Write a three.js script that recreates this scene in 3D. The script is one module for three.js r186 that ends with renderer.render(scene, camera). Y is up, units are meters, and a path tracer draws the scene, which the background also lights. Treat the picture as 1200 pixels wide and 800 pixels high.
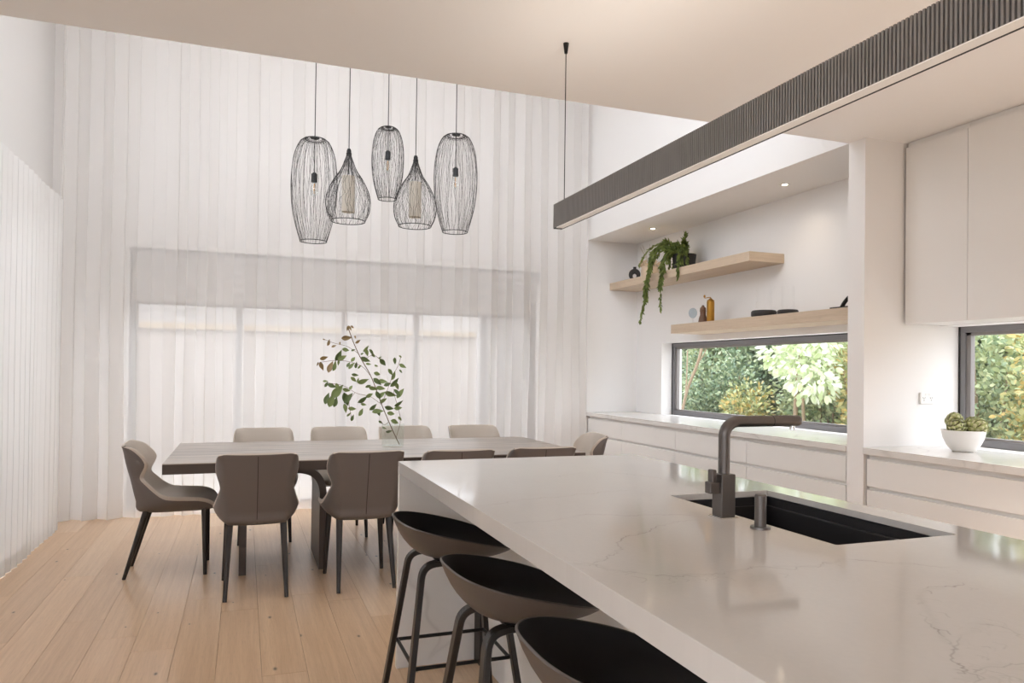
import * as THREE from 'three';
import { RoundedBoxGeometry } from 'three/addons/geometries/RoundedBoxGeometry.js';
import { mergeGeometries } from 'three/addons/utils/BufferGeometryUtils.js';
import { ImprovedNoise } from 'three/addons/math/ImprovedNoise.js';
import { RectAreaLightUniformsLib } from 'three/addons/lights/RectAreaLightUniformsLib.js';

// ---------------------------------------------------------------- camera, sky, exposure
const scene = new THREE.Scene();
const renderer = new THREE.WebGLRenderer({ antialias: true });
renderer.toneMapping = THREE.LinearToneMapping;
renderer.toneMappingExposure = 1.06;
renderer.shadowMap.enabled = true;
RectAreaLightUniformsLib.init();

const camera = new THREE.PerspectiveCamera(2 * Math.atan(400 / 860.6) * 180 / Math.PI, 1.5, 0.05, 200);
camera.position.set(0, 1.33, 0);
{
  const yaw = 0.349835, pitch = 0.0120154, roll = 0.01263;
  const f = new THREE.Vector3(Math.sin(yaw), 0, -Math.cos(yaw)), r = new THREE.Vector3(Math.cos(yaw), 0, Math.sin(yaw)), u = new THREE.Vector3(0, 1, 0);
  const f2 = f.clone().multiplyScalar(Math.cos(pitch)).addScaledVector(u, Math.sin(pitch));
  const u2 = u.clone().multiplyScalar(Math.cos(pitch)).addScaledVector(f, -Math.sin(pitch));
  const r3 = r.clone().multiplyScalar(Math.cos(roll)).addScaledVector(u2, Math.sin(roll));
  const u3 = u2.clone().multiplyScalar(Math.cos(roll)).addScaledVector(r, -Math.sin(roll));
  camera.quaternion.setFromRotationMatrix(new THREE.Matrix4().makeBasis(r3, u3, f2.negate()));
}
camera.setViewOffset(1200, 800, 0, -25, 1200, 800);

scene.background = new THREE.Color(0.93, 0.98, 1.06);   // even white overcast
scene.backgroundIntensity = 4.6;
// daylight at two large openings out of view: the clerestory and the high side window
function daylight(w, h, pos, target, k) {
  const l = new THREE.RectAreaLight(new THREE.Color(0.95, 0.98, 1.03), k, w, h);
  l.position.set(...pos); l.lookAt(...target); scene.add(l);
}
daylight(3.9, 1.0, [1.0, 3.78, -3.62], [1.0, 3.78, -7.5], 0.2);
daylight(1.75, 1.9, [-1.6, 4.0, -4.675], [4, 4.0, -4.675], 1.5);

// ---------------------------------------------------------------- helpers
let seed = 7;
const rnd = () => { seed = (seed * 1664525 + 1013904223) % 4294967296; return seed / 4294967296; };
const rr = (a, b) => a + (b - a) * rnd();
const V3 = (x, y, z) => new THREE.Vector3(x, y, z);
const noise = new ImprovedNoise();
const n2 = (x, y, z = 0.37) => noise.noise(x, y, z);
const fbm = (x, y, z = 0.37) => 0.55 * n2(x, y, z) + 0.28 * n2(x * 2.1, y * 2.1, z + 5) + 0.17 * n2(x * 4.3, y * 4.3, z + 9);
const clamp = (x, a, b) => Math.min(b, Math.max(a, x));
const lerp = (a, b, t) => a + (b - a) * t;
const smooth = (t) => { t = clamp(t, 0, 1); return t * t * (3 - 2 * t); };

const taken = {};
function numbered(name) {
  if (!(name in taken)) { taken[name] = 0; return name; }
  taken[name]++;
  return name + '_' + String(taken[name]).padStart(3, '0');
}
function clean(g) {
  if (g.index) g = g.toNonIndexed();
  for (const k of Object.keys(g.attributes)) if (!['position', 'normal', 'uv'].includes(k)) g.deleteAttribute(k);
  if (!g.attributes.uv) g.setAttribute('uv', new THREE.BufferAttribute(new Float32Array(g.attributes.position.count * 2), 2));
  if (!g.attributes.normal) g.computeVertexNormals();
  g.groups = [];
  return g;
}
const merge = (list) => list.length === 1 ? list[0] : mergeGeometries(list.map(clean));
function obj(name, geos, mat, parent = scene) {
  const g = Array.isArray(geos) ? merge(geos) : geos;
  const m = new THREE.Mesh(g, mat);
  m.name = parent === scene ? numbered(name) : name;
  m.castShadow = m.receiveShadow = true;
  parent.add(m);
  return m;
}
function tag(o, label, category, group) {
  o.userData.label = label; o.userData.category = category;
  if (group) o.userData.group = group;
  return o;
}
function thing(name, label, category, pos = [0, 0, 0], turn = 0, group) {
  const o = new THREE.Group();
  o.name = numbered(name); scene.add(o);
  o.position.set(...pos); o.rotation.y = turn;
  return tag(o, label, category, group);
}
function struct(name, geos, mat, label) {
  const m = obj(name, geos, mat);
  m.userData.kind = 'structure';
  if (label) m.userData.label = label;
  return m;
}
function structGroup(name, label) {
  const o = new THREE.Group(); o.name = numbered(name); scene.add(o);
  o.userData.kind = 'structure'; o.userData.label = label;
  return o;
}
function dup(root, pos, turn, label, group) {
  const r = root.clone(); r.name = numbered(root.name.replace(/_\d{3}$/, '')); scene.add(r);
  r.userData = { ...root.userData };
  r.position.set(...pos); r.rotation.y = turn;
  if (label) r.userData.label = label;
  if (group) r.userData.group = group;
  return r;
}
// box between two corners
function bb(x0, x1, y0, y1, z0, z1, r = 0) {
  const w = x1 - x0, h = y1 - y0, d = z1 - z0;
  const g = r > 0 ? new RoundedBoxGeometry(w, h, d, 2, r) : new THREE.BoxGeometry(w, h, d);
  return g.translate((x0 + x1) / 2, (y0 + y1) / 2, (z0 + z1) / 2);
}
// uv in metres, u along the grain axis
function metreUV(g, grain = 'x', ou = 0, ov = 0) {
  if (!g.attributes.normal) g.computeVertexNormals();
  const p = g.attributes.position, n = g.attributes.normal, uv = new Float32Array(p.count * 2);
  const ax = { x: 0, y: 1, z: 2 }[grain];
  for (let i = 0; i < p.count; i++) {
    const P = [p.getX(i), p.getY(i), p.getZ(i)], N = [Math.abs(n.getX(i)), Math.abs(n.getY(i)), Math.abs(n.getZ(i))];
    let d = 0; if (N[1] > N[d]) d = 1; if (N[2] > N[d]) d = 2;
    const rest = [0, 1, 2].filter((k) => k !== d);
    let a = rest[0], b = rest[1];
    if (b === ax) [a, b] = [b, a];
    uv[2 * i] = P[a] + ou; uv[2 * i + 1] = P[b] + ov;
  }
  g.setAttribute('uv', new THREE.BufferAttribute(uv, 2));
  return g;
}
function tube(pts, r, seg = 24, rad = 8, closed = false) {
  return new THREE.TubeGeometry(new THREE.CatmullRomCurve3(pts.map((p) => p.isVector3 ? p : V3(...p)), closed, 'centripetal'), seg, r, rad, closed);
}
// tapered rod between two points
function rod(a, b, r0, r1, n = 12) {
  const A = V3(...a), B = V3(...b), d = B.clone().sub(A), g = new THREE.CylinderGeometry(r1, r0, d.length(), n);
  g.translate(0, d.length() / 2, 0);
  g.applyQuaternion(new THREE.Quaternion().setFromUnitVectors(V3(0, 1, 0), d.clone().normalize()));
  return g.translate(A.x, A.y, A.z);
}
function lathe(profile, seg = 40) { return new THREE.LatheGeometry(profile.map(([r, y]) => new THREE.Vector2(r, y)), seg); }
// grid surface: f(i/nu, j/nv) -> Vector3
function grid(f, nu, nv, flip = false) {
  const pos = [], uv = [], idx = [];
  for (let j = 0; j <= nv; j++) for (let i = 0; i <= nu; i++) {
    const p = f(i / nu, j / nv); pos.push(p.x, p.y, p.z); uv.push(i / nu, j / nv);
  }
  for (let j = 0; j < nv; j++) for (let i = 0; i < nu; i++) {
    const a = j * (nu + 1) + i, b = a + 1, c = a + nu + 1, d = c + 1;
    if (flip) idx.push(a, c, b, b, c, d); else idx.push(a, b, c, b, d, c);
  }
  const g = new THREE.BufferGeometry();
  g.setAttribute('position', new THREE.Float32BufferAttribute(pos, 3));
  g.setAttribute('uv', new THREE.Float32BufferAttribute(uv, 2));
  g.setIndex(idx); g.computeVertexNormals();
  return g;
}
// rectangular bar swept along points, side = direction of its width
function sweepRect(pts, side, w, t, bev = 0.25) {
  const S = side.clone().normalize(), rings = [];
  for (let i = 0; i < pts.length; i++) {
    const T = pts[Math.min(i + 1, pts.length - 1)].clone().sub(pts[Math.max(i - 1, 0)]).normalize();
    const sd = S.clone().addScaledVector(T, -S.dot(T)).normalize(), nn = T.clone().cross(sd).normalize();
    const ring = [], cw = w / 2, ct = t / 2, b = bev * ct;
    for (const [a, c] of [[cw - b, ct], [cw, ct - b], [cw, -ct + b], [cw - b, -ct], [-cw + b, -ct], [-cw, -ct + b], [-cw, ct - b], [-cw + b, ct]])
      ring.push(pts[i].clone().addScaledVector(sd, a).addScaledVector(nn, c));
    rings.push(ring);
  }
  const tri = [], q = (a, b, c, d) => tri.push(a, b, c, a, c, d), K = 8;
  for (let i = 0; i + 1 < rings.length; i++) for (let k = 0; k < K; k++) q(rings[i][k], rings[i + 1][k], rings[i + 1][(k + 1) % K], rings[i][(k + 1) % K]);
  for (const [ring, rev] of [[rings[0], false], [rings[rings.length - 1], true]]) for (let k = 1; k + 1 < K; k++) rev ? tri.push(ring[0], ring[k + 1], ring[k]) : tri.push(ring[0], ring[k], ring[k + 1]);
  const g = new THREE.BufferGeometry();
  g.setAttribute('position', new THREE.Float32BufferAttribute(tri.flatMap((v) => [v.x, v.y, v.z]), 3));
  g.computeVertexNormals();
  return clean(g);
}
function curvePts(list, n) { return new THREE.CatmullRomCurve3(list.map((p) => V3(...p)), false, 'centripetal').getSpacedPoints(n); }

// ---------------------------------------------------------------- textures
function texture(w, h, f, srgb = true, wrap = THREE.MirroredRepeatWrapping) {
  const data = new Uint8Array(w * h * 4);
  for (let y = 0; y < h; y++) for (let x = 0; x < w; x++) {
    const c = f(x / w, y / h, x, y), i = (y * w + x) * 4;
    if (typeof c === 'number') { data[i] = data[i + 1] = data[i + 2] = clamp(c * 255, 0, 255); } else { data[i] = clamp(c[0], 0, 255); data[i + 1] = clamp(c[1], 0, 255); data[i + 2] = clamp(c[2], 0, 255); }
    data[i + 3] = 255;
  }
  const t = new THREE.DataTexture(data, w, h);
  t.wrapS = t.wrapT = wrap; t.magFilter = THREE.LinearFilter; t.minFilter = THREE.LinearMipmapLinearFilter; t.generateMipmaps = true;
  if (srgb) t.colorSpace = THREE.SRGBColorSpace;
  t.needsUpdate = true;
  return t;
}
// oak: 2.0 m along the grain by 0.76 m across
const knots = []; for (let i = 0; i < 6; i++) knots.push([rr(0.25, 1.75), rr(0.12, 0.64), rr(0.004, 0.010)]);
function oakTexture(light, dark, knotted, w = 1024, h = 768) {
  const t = texture(w, h, (a, b) => {
    const U = a * 2, V = b * 0.76;
    let pull = 0, spot = 0;
    if (knotted) for (const [ku, kv, kr] of knots) {
      const du = (U - ku) / 2.2, dv = V - kv, d = Math.sqrt(du * du + dv * dv);
      if (d < kr * 7) { pull += Math.exp(-d * d / (kr * kr * 9)) * Math.sign(dv || 1) * 0.008; spot += Math.exp(-d * d / (kr * kr * 0.55)); }
    }
    const v = V + pull + 0.012 * fbm(U * 1.6, V * 7, 2.2);
    const bands = fbm(U * 0.9, v * 34, 1.1), fine = n2(U * 7, v * 210, 3.3), pore = Math.max(0, n2(U * 16, V * 520, 8.1) - 0.25);
    let k = clamp(0.5 + 0.8 * bands + 0.32 * fine, 0, 1);
    k = clamp(k + spot * 0.2, 0, 1);
    const m = 1 - 0.16 * pore - 0.6 * clamp(spot, 0, 0.95);
    return [0, 1, 2].map((c) => lerp(light[c], dark[c], k) * m);
  });
  t.repeat.set(1 / 2, 1 / 0.76);
  return t;
}
const oakFloorTex = oakTexture([232, 202, 170], [212, 179, 145], true);
const oakShelfTex = oakTexture([219, 199, 175], [201, 178, 152], false, 512, 512);
const tableTex = (() => {
  const t = texture(1024, 512, (a, b) => {
    const U = a * 2.8, V = b * 1.3;
    const v = V + 0.02 * fbm(U * 1.3, V * 5, 4.4);
    const bands = fbm(U * 0.8, v * 22, 6.1), fine = n2(U * 6, v * 150, 2.3), crack = Math.max(0, n2(U * 2.1, v * 46, 7.7) - 0.42) * 2.2;
    const k = clamp(0.5 + 1.2 * bands + 0.4 * fine, 0, 1), m = 1 - 0.75 * clamp(crack * 1.6, 0, 1);
    return [lerp(184, 128, k) * m, lerp(170, 115, k) * m, lerp(156, 104, k) * m];
  });
  t.repeat.set(1 / 2.8, 1 / 1.3);
  return t;
})();
const VEINS = [[[[0.675,-1.851],[0.717,-1.882],[0.788,-1.870],[0.862,-1.891],[0.920,-1.915],[0.993,-1.910],[1.036,-1.875],[1.102,-1.868],[1.182,-1.848],[1.240,-1.805]],0.50,0.00],[[[1.207,-1.767],[1.126,-1.760],[1.018,-1.692],[0.937,-1.651],[0.876,-1.595],[0.825,-1.521],[0.787,-1.481],[0.746,-1.454],[0.704,-1.421]],0.60,0.00],[[[0.654,-1.454],[0.673,-1.430],[0.713,-1.409],[0.723,-1.370],[0.750,-1.345],[0.767,-1.323],[0.800,-1.296],[0.846,-1.290],[0.877,-1.275]],0.70,0.03],[[[0.808,-1.292],[0.875,-1.287],[0.939,-1.274],[1.006,-1.294],[1.091,-1.275],[1.202,-1.273],[1.258,-1.288],[1.319,-1.255],[1.394,-1.206],[1.467,-1.157]],0.60,0.04],[[[1.367,-1.071],[1.297,-1.061],[1.217,-1.046],[1.154,-0.991],[1.093,-0.927],[1.056,-0.879],[1.025,-0.835],[0.981,-0.787],[0.940,-0.745],[0.916,-0.721]],1.00,0.02],[[[0.987,-0.797],[1.103,-0.864],[1.177,-0.885],[1.165,-0.816]],0.45,0.06],[[[0.944,-0.744],[1.006,-0.756],[1.056,-0.740]],0.50,0.05],[[[0.629,-2.119],[0.714,-2.150],[0.868,-2.204],[0.951,-2.222],[1.125,-2.261],[1.302,-2.282]],0.35,0.00],[[[1.106,-2.629],[1.378,-2.732],[1.530,-2.515],[1.540,-2.192]],0.30,0.01]];
const islandTex = (() => {
  const W = 2048, H = 832, ink = new Float32Array(W * H);   // 3.2 m by 1.3 m
  const px = (x, z) => [(z + 3.35) / 3.2 * W, (x - 0.6) / 1.3 * H];
  const stamp = (cx, cy, r, a) => {
    for (let y = Math.max(0, Math.floor(cy - r * 2)); y <= Math.min(H - 1, cy + r * 2); y++) for (let x = Math.max(0, Math.floor(cx - r * 2)); x <= Math.min(W - 1, cx + r * 2); x++) {
      const d2 = ((x - cx) ** 2 + (y - cy) ** 2) / (r * r), k = y * W + x;
      ink[k] = Math.max(ink[k], a * Math.exp(-d2));
    }
  };
  const line = (pts, amp, s, rough) => {
    const cv = new THREE.CatmullRomCurve3(pts.map(([x, z]) => V3(x, 0, z))), len = cv.getLength(), n = Math.ceil(len / 0.0012), o = rnd() * 100;
    for (let i = 0; i <= n; i++) {
      const t = i / n, p = cv.getPoint(t), d = t * len;
      const jx = rough * fbm(d * 22, o, 1.5) + 0.3 * rough * n2(d * 90, o, 3.5), jz = rough * fbm(d * 22, o + 40, 1.5) + 0.3 * rough * n2(d * 90, o + 20, 3.5);
      const a = amp * clamp(0.5 + 1.5 * fbm(d * 11, o + 70, 2.5), 0.04, 1) * smooth(t * 12) * smooth((1 - t) * 12);
      const [cx, cy] = px(p.x + jx, p.z + jz);
      stamp(cx, cy, s, a);
    }
  };
  for (const [pts, amp, spread] of VEINS) {
    line(pts, amp * 0.85, 1.0, 0.028);
    line(pts, amp * 0.1, 4.5, 0.02);
    for (let k = 0; k < Math.round(spread * 520); k++) {
      const i = Math.floor(rnd() * (pts.length - 1)), t = rnd(), x = lerp(pts[i][0], pts[i + 1][0], t) + rr(-1, 1) * spread, z = lerp(pts[i][1], pts[i + 1][1], t) + rr(-1, 1) * spread;
      const ang = rr(-0.7, 0.7), l = rr(0.01, 0.05);
      line([[x, z], [x + Math.sin(ang + 1) * l * 0.5, z + Math.cos(ang) * l * 0.5], [x + Math.sin(ang) * l, z + Math.cos(ang) * l]], amp * rr(0.12, 0.42), 0.9, 0.012);
    }
  }
  return texture(W, H, (a, b, x, y) => {
    const m = fbm(a * 12, b * 5, 3.1) * 3.2 + n2(a * 240, b * 98, 1.1) * 1.2, k = ink[y * W + x];
    return [lerp(206 + m, 106, k * 0.8), lerp(202 + m, 100, k * 0.8), lerp(197 + m, 94, k * 0.8)];
  }, true, THREE.ClampToEdgeWrapping);
})();
const quartzTex = (() => {
  const t = texture(768, 768, (a, b) => {
    const x = a * 2, y = b * 2, w = fbm(x * 1.4, y * 1.4, 2.7) * 0.5;
    const ridge = Math.abs(fbm(x * 1.3 + w, y * 1.3 - w, 9.2)), patch = smooth(0.5 + 1.6 * fbm(x * 1.1, y * 1.1, 5.5));
    const k = Math.exp(-ridge * ridge / 0.00018) * 0.16 * patch + Math.exp(-ridge * ridge / 0.003) * 0.04 * patch, m = fbm(x * 7, y * 7, 3.1) * 3;
    return [lerp(232 + m, 130, k), lerp(228 + m, 124, k), lerp(223 + m, 117, k)];
  });
  t.repeat.set(0.5, 0.5);
  return t;
})();
const weaveTex = (() => { const t = texture(256, 256, (a, b, x, y) => 0.5 + 0.22 * n2(a * 90, b * 90) + 0.2 * n2(a * 33, b * 160, 3)); t.repeat.set(6, 6); t.colorSpace = THREE.NoColorSpace; return t; })();
const speckTex = (() => { const t = texture(256, 256, (a, b) => 0.5 + 0.5 * n2(a * 60, b * 60, 1)); t.colorSpace = THREE.NoColorSpace; t.repeat.set(2, 2); return t; })();

// ---------------------------------------------------------------- materials
const std = (hex, roughness = 0.6, extra = {}) => new THREE.MeshStandardMaterial({ color: hex, roughness, ...extra });
const phy = (hex, roughness, extra) => new THREE.MeshPhysicalMaterial({ color: hex, roughness, ...extra });
const M = {
  wall: std(0xf5f2ef, 0.85), ceiling: std(0xf8f5f2, 0.9), cabinet: std(0xf1eeea, 0.4),
  floorTints: [0xffffff, 0xfaf6f2, 0xf5f0ea, 0xfffbf6, 0xf8f3ec].map((c) => std(c, 0.3, { map: oakFloorTex })),
  slab: std(0x3a3029, 0.9),
  oak: std(0xffffff, 0.5, { map: oakShelfTex }),
  island: phy(0xffffff, 0.075, { map: islandTex, specularIntensity: 1 }),
  quartz: phy(0xffffff, 0.2, { map: quartzTex }),
  darkPost: std(0x2b2522, 0.5),
  table: std(0xffffff, 0.3, { map: tableTex }), tableEdge: std(0x4b3f38, 0.5), tableLeg: std(0x4a3e37, 0.4),
  shellLeather: std(0x6e6560, 0.46, { bumpMap: weaveTex, bumpScale: 0.0006 }), padLeather: std(0xc8bbad, 0.5, { bumpMap: weaveTex, bumpScale: 0.0005 }),
  seam: std(0x352d29, 0.6), chairLeg: std(0x2b2421, 0.35),
  stoolShell: std(0x554d48, 0.4), stoolPad: std(0x181516, 0.6), stoolWood: std(0x26211f, 0.3), blackMetal: std(0x1b1a19, 0.4, { metalness: 0.3 }),
  tap: std(0x6b6663, 0.34, { metalness: 0.75 }), chrome: std(0xd8d6d2, 0.15, { metalness: 1 }), sink: std(0x201e20, 0.5),
  frame: std(0x848284, 0.45, { metalness: 0.2 }), gasket: std(0x1c1c1d, 0.6), doorFrame: std(0x8a8582, 0.5),
  glass: phy(0xffffff, 0.0, { transmission: 1, thickness: 0, ior: 1.5 }),
  vaseGlass: phy(0xfbfdfc, 0.01, { transmission: 1, thickness: 0, ior: 1.5 }),
  chimneyGlass: phy(0xffffff, 0.01, { transmission: 1, thickness: 0, ior: 1.3 }),
  sheer: phy(0xfbf9f7, 0.6, { transmission: 0.62, thickness: 0, specularIntensity: 0.1 }),
  sheerSide: phy(0xfbf9f7, 0.85, { transmission: 0.125, thickness: 0, specularIntensity: 0.1 }),
  blind: phy(0xd0cac5, 0.85, { transmission: 0.26, thickness: 0 }),
  finMetal: std(0x8f8b88, 0.5, { metalness: 0.25 }), trimBlack: std(0x1d1b1a, 0.5),
  wire: std(0x211f1e, 0.5, { metalness: 0.3 }), shade: phy(0xcfc6b8, 0.9, { transmission: 0.3, thickness: 0 }), filament: std(0xc9934a, 0.4),
  leaf: phy(0x7d8d55, 0.6, { transmission: 0.25, thickness: 0, side: THREE.DoubleSide }), leafDark: phy(0x5f7042, 0.6, { transmission: 0.125, thickness: 0 }), leafRed: phy(0x877048, 0.5, { transmission: 0.125, thickness: 0 }),
  twig: std(0x6b5640, 0.7), white: std(0xf0ece6, 0.35), plastic: std(0xf1efec, 0.4),
  blackClay: std(0x2a2624, 0.6), brass: std(0xb98a3e, 0.3, { metalness: 0.85 }), brownWood: std(0x6b4a33, 0.5),
};
// ---------------------------------------------------------------- the room
const HC = 2.79, HV = 5.2, XL = -1.62, XR = 4.17, XO = 4.42, XB = 3.55, ZB = -7.5, ZV = -3.6, ZN = 3.6;
{
  const floor = struct('floor', bb(XL - 0.25, XO, -0.2, -0.016, ZB - 0.25, ZN + 0.2), M.slab, 'pale oak plank floor');
  const pw = 0.19;
  let x = XL + 0.004, row = 0;
  while (x < XR - 0.01) {
    const x1 = Math.min(x + pw, XR - 0.003);
    let z = ZB + 0.005 - [0, 1.15, 0.55, 1.6, 0.85, 0.3][row % 6] - rr(0, 0.12);
    while (z < ZN - 0.02) {
      const len = rr(1.75, 2.1), z0 = Math.max(z, ZB + 0.005), z1 = Math.min(z + len, ZN - 0.005);
      if (z1 - z0 > 0.08) {
        const g = new RoundedBoxGeometry(x1 - x - 0.0009, 0.014, z1 - z0 - 0.0009, 1, 0.0009);
        metreUV(g, 'z', rnd() * 2, rnd() * 0.76);
        const p = obj('plank', g, M.floorTints[Math.floor(rnd() * M.floorTints.length)], floor);
        p.position.set((x + x1) / 2, -0.007, (z0 + z1) / 2);
      }
      z += len;
    }
    x += pw; row++;
  }
}
struct('ceiling', bb(XL - 0.25, XO, HC, HC + 0.32, ZV, ZN + 0.2), M.ceiling, 'lower white kitchen ceiling');
const SKY = [0.8, 1.8, -6.2, -5.2];
struct('ceiling_void', [bb(XL - 0.25, SKY[0], HV, HV + 0.25, ZB - 0.25, ZV + 0.2), bb(SKY[1], XO, HV, HV + 0.25, ZB - 0.25, ZV + 0.2),
  bb(SKY[0], SKY[1], HV, HV + 0.25, ZB - 0.25, SKY[2]), bb(SKY[0], SKY[1], HV, HV + 0.25, SKY[3], ZV + 0.2)], M.ceiling, 'high ceiling over the dining space with a skylight opening');
const CL = [-1.0, 3.0, 3.25, 4.3];
struct('wall_front_upper', [bb(XL, CL[0], HC + 0.32, HV, ZV, ZV + 0.2), bb(CL[1], XB, HC + 0.32, HV, ZV, ZV + 0.2), bb(CL[0], CL[1], HC + 0.32, CL[2], ZV, ZV + 0.2), bb(CL[0], CL[1], CL[3], HV, ZV, ZV + 0.2)], M.wall, 'upper white wall above the kitchen ceiling edge');
const DOOR = [-1.0, 3.04, 2.43];
struct('wall_back', [bb(XL, DOOR[0], -0.016, HV, ZB - 0.25, ZB), bb(DOOR[1], XO, -0.016, HV, ZB - 0.25, ZB), bb(DOOR[0], DOOR[1], DOOR[2], HV, ZB - 0.25, ZB)], M.wall, 'white wall around the glazed doors');
const LW = [-6.6, 2.6, 2.5];
struct('wall_left', [bb(XL - 0.25, XL, -0.016, HC, ZB - 0.25, LW[0]), bb(XL - 0.25, XL, -0.016, HC, LW[1], ZN), bb(XL - 0.25, XL, LW[2], HC, LW[0], LW[1]), bb(XL - 0.25, XL, HC, 3.0, ZB - 0.25, ZV + 0.2), bb(XL - 0.25, XL, 5.0, HV, ZB - 0.25, ZV + 0.2), bb(XL - 0.25, XL, 3.0, 5.0, ZB - 0.25, -5.6), bb(XL - 0.25, XL, 3.0, 5.0, -3.75, ZV + 0.2)], M.wall, 'white side wall behind the short sheer curtain');
const W1 = [-6.79, -3.75, 0.895, 1.655], W2 = [-3.47, 0.4, 0.895, 1.662];
struct('wall_right', [bb(XR, XO, -0.016, W1[2], ZB, ZN), bb(XR, XO, W1[3], HC, ZB, ZN), bb(XR, XO, W1[2], W1[3], ZB, W1[0]), bb(XR, XO, W1[2], W1[3], W1[1], W2[0]), bb(XR, XO, W1[2], W1[3], W2[1], ZN)], M.wall, 'white wall with two low strip windows');
struct('wall_bulkhead', bb(XB, XO, HC, HV, ZB, ZV), M.wall, 'white upper wall above the shelf recess');
struct('wall_recess_end', bb(XB, XR, -0.016, HC, ZB, -7.32), M.wall, 'white end wall of the shelf recess');
struct('wall_nib', bb(XB, XR, -0.016, HC, ZV, -3.47), M.wall, 'white nib wall between recess and kitchen');
struct('wall_near', [bb(XL, -1.3, -0.016, HC, ZN, ZN + 0.2), bb(0.1, XO, -0.016, HC, ZN, ZN + 0.2), bb(-1.3, 0.1, 2.3, HC, ZN, ZN + 0.2)], M.wall, 'white wall with wide glazing across from the dining end');

// windows
function stripWindow(name, label, z0, z1, y0, y1, x, hide) {
  const w = structGroup(name, label), o = 0.045;
  obj('frame', [bb(x, x + 0.06, y1 - o, y1, z0, z1, 0.003), bb(x, x + 0.06, y0, y0 + o, z0, z1, 0.003), bb(x, x + 0.06, y0 + o, y1 - o, z0, z0 + o, 0.003), bb(x, x + 0.06, y0 + o, y1 - o, z1 - o, z1, 0.003)], M.frame, w);
  obj('inner_sash', [bb(x + 0.012, x + 0.048, y1 - o - 0.02, y1 - o, z0 + o, z1 - o), bb(x + 0.012, x + 0.048, y0 + o, y0 + o + 0.014, z0 + o, z1 - o), bb(x + 0.012, x + 0.048, y0 + o, y1 - o, z0 + o, z0 + o + 0.03), bb(x + 0.012, x + 0.048, y0 + o, y1 - o, z1 - o - 0.03, z1 - o)], M.doorFrame, w);
  obj('gasket', [bb(x - 0.004, x, y0, y1, z0, z0 + 0.012), bb(x - 0.004, x, y1 - 0.008, y1, z0, z1)], M.gasket, w);
  const p = new THREE.PlaneGeometry(z1 - z0 - 2 * o, y1 - y0 - 2 * o).rotateY(-Math.PI / 2).translate(x + 0.03, (y0 + y1) / 2, (z0 + z1) / 2);
  obj('pane', p, M.glass, w);
  return w;
}
stripWindow('window_1', 'low strip window above the recess worktop', W1[0], W1[1], W1[2], W1[3], 4.30);
stripWindow('window_2', 'low strip window below the overhead cabinets', W2[0], W2[1], W2[2], W2[3], 4.34);
{ // sliding doors in the back wall
  const d = structGroup('door_1', 'wide glazed sliding doors behind the long sheer curtain'), z = ZB - 0.14, [a, b, h] = DOOR;
  obj('frame', [bb(a, b, h - 0.06, h, z - 0.05, z + 0.05), bb(a, b, -0.016, 0.03, z - 0.05, z + 0.05), bb(a, a + 0.07, 0.03, h - 0.06, z - 0.05, z + 0.05), bb(b - 0.07, b, 0.03, h - 0.06, z - 0.05, z + 0.05)], M.doorFrame, d);
  for (const x of [-0.05, 0.96, 1.7, 2.45]) obj('mullion', bb(x - 0.03, x + 0.03, 0.03, h - 0.06, z - 0.03, z + 0.03), M.doorFrame, d);
  const xs = [a + 0.07, -0.05, 0.96, 1.7, 2.45, b - 0.07];
  for (let i = 0; i < 5; i++) obj('pane', new THREE.PlaneGeometry(xs[i + 1] - xs[i] - 0.04, h - 0.1).translate((xs[i] + xs[i + 1]) / 2, h / 2 - 0.01, z), M.glass, d);
}
{ const w = structGroup('window_3', 'tall side glazing behind the short sheer curtain'), x = XL - 0.14;
  obj('frame', [bb(x - 0.03, x + 0.03, -0.016, 0.03, LW[0], LW[1]), bb(x - 0.03, x + 0.03, LW[2] - 0.05, LW[2], LW[0], LW[1]), ...[LW[0] + 0.025, -2, LW[1] - 0.025].map((z) => bb(x - 0.03, x + 0.03, 0.03, LW[2] - 0.05, z - 0.025, z + 0.025))], M.plastic, w);
  for (const [z0, z1] of [[LW[0] + 0.05, -2.025], [-1.975, LW[1] - 0.05]]) obj('pane', new THREE.PlaneGeometry(z1 - z0, LW[2] - 0.08).rotateY(Math.PI / 2).translate(x, LW[2] / 2 - 0.01, (z0 + z1) / 2), M.glass, w); }
{ const w = structGroup('window_4', 'wide glazing across from the dining end');
  obj('frame', [bb(-1.3, 0.1, 2.24, 2.3, ZN + 0.07, ZN + 0.13), bb(-1.3, 0.1, -0.016, 0.03, ZN + 0.07, ZN + 0.13), ...[-1.27, -0.6, 0.07].map((x) => bb(x - 0.03, x + 0.03, 0.03, 2.24, ZN + 0.07, ZN + 0.13))], M.frame, w);
  for (const [a, b] of [[-1.24, -0.63], [-0.57, 0.04]]) obj('pane', new THREE.PlaneGeometry(b - a, 2.2).translate((a + b) / 2, 1.135, ZN + 0.1), M.glass, w); }
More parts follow.
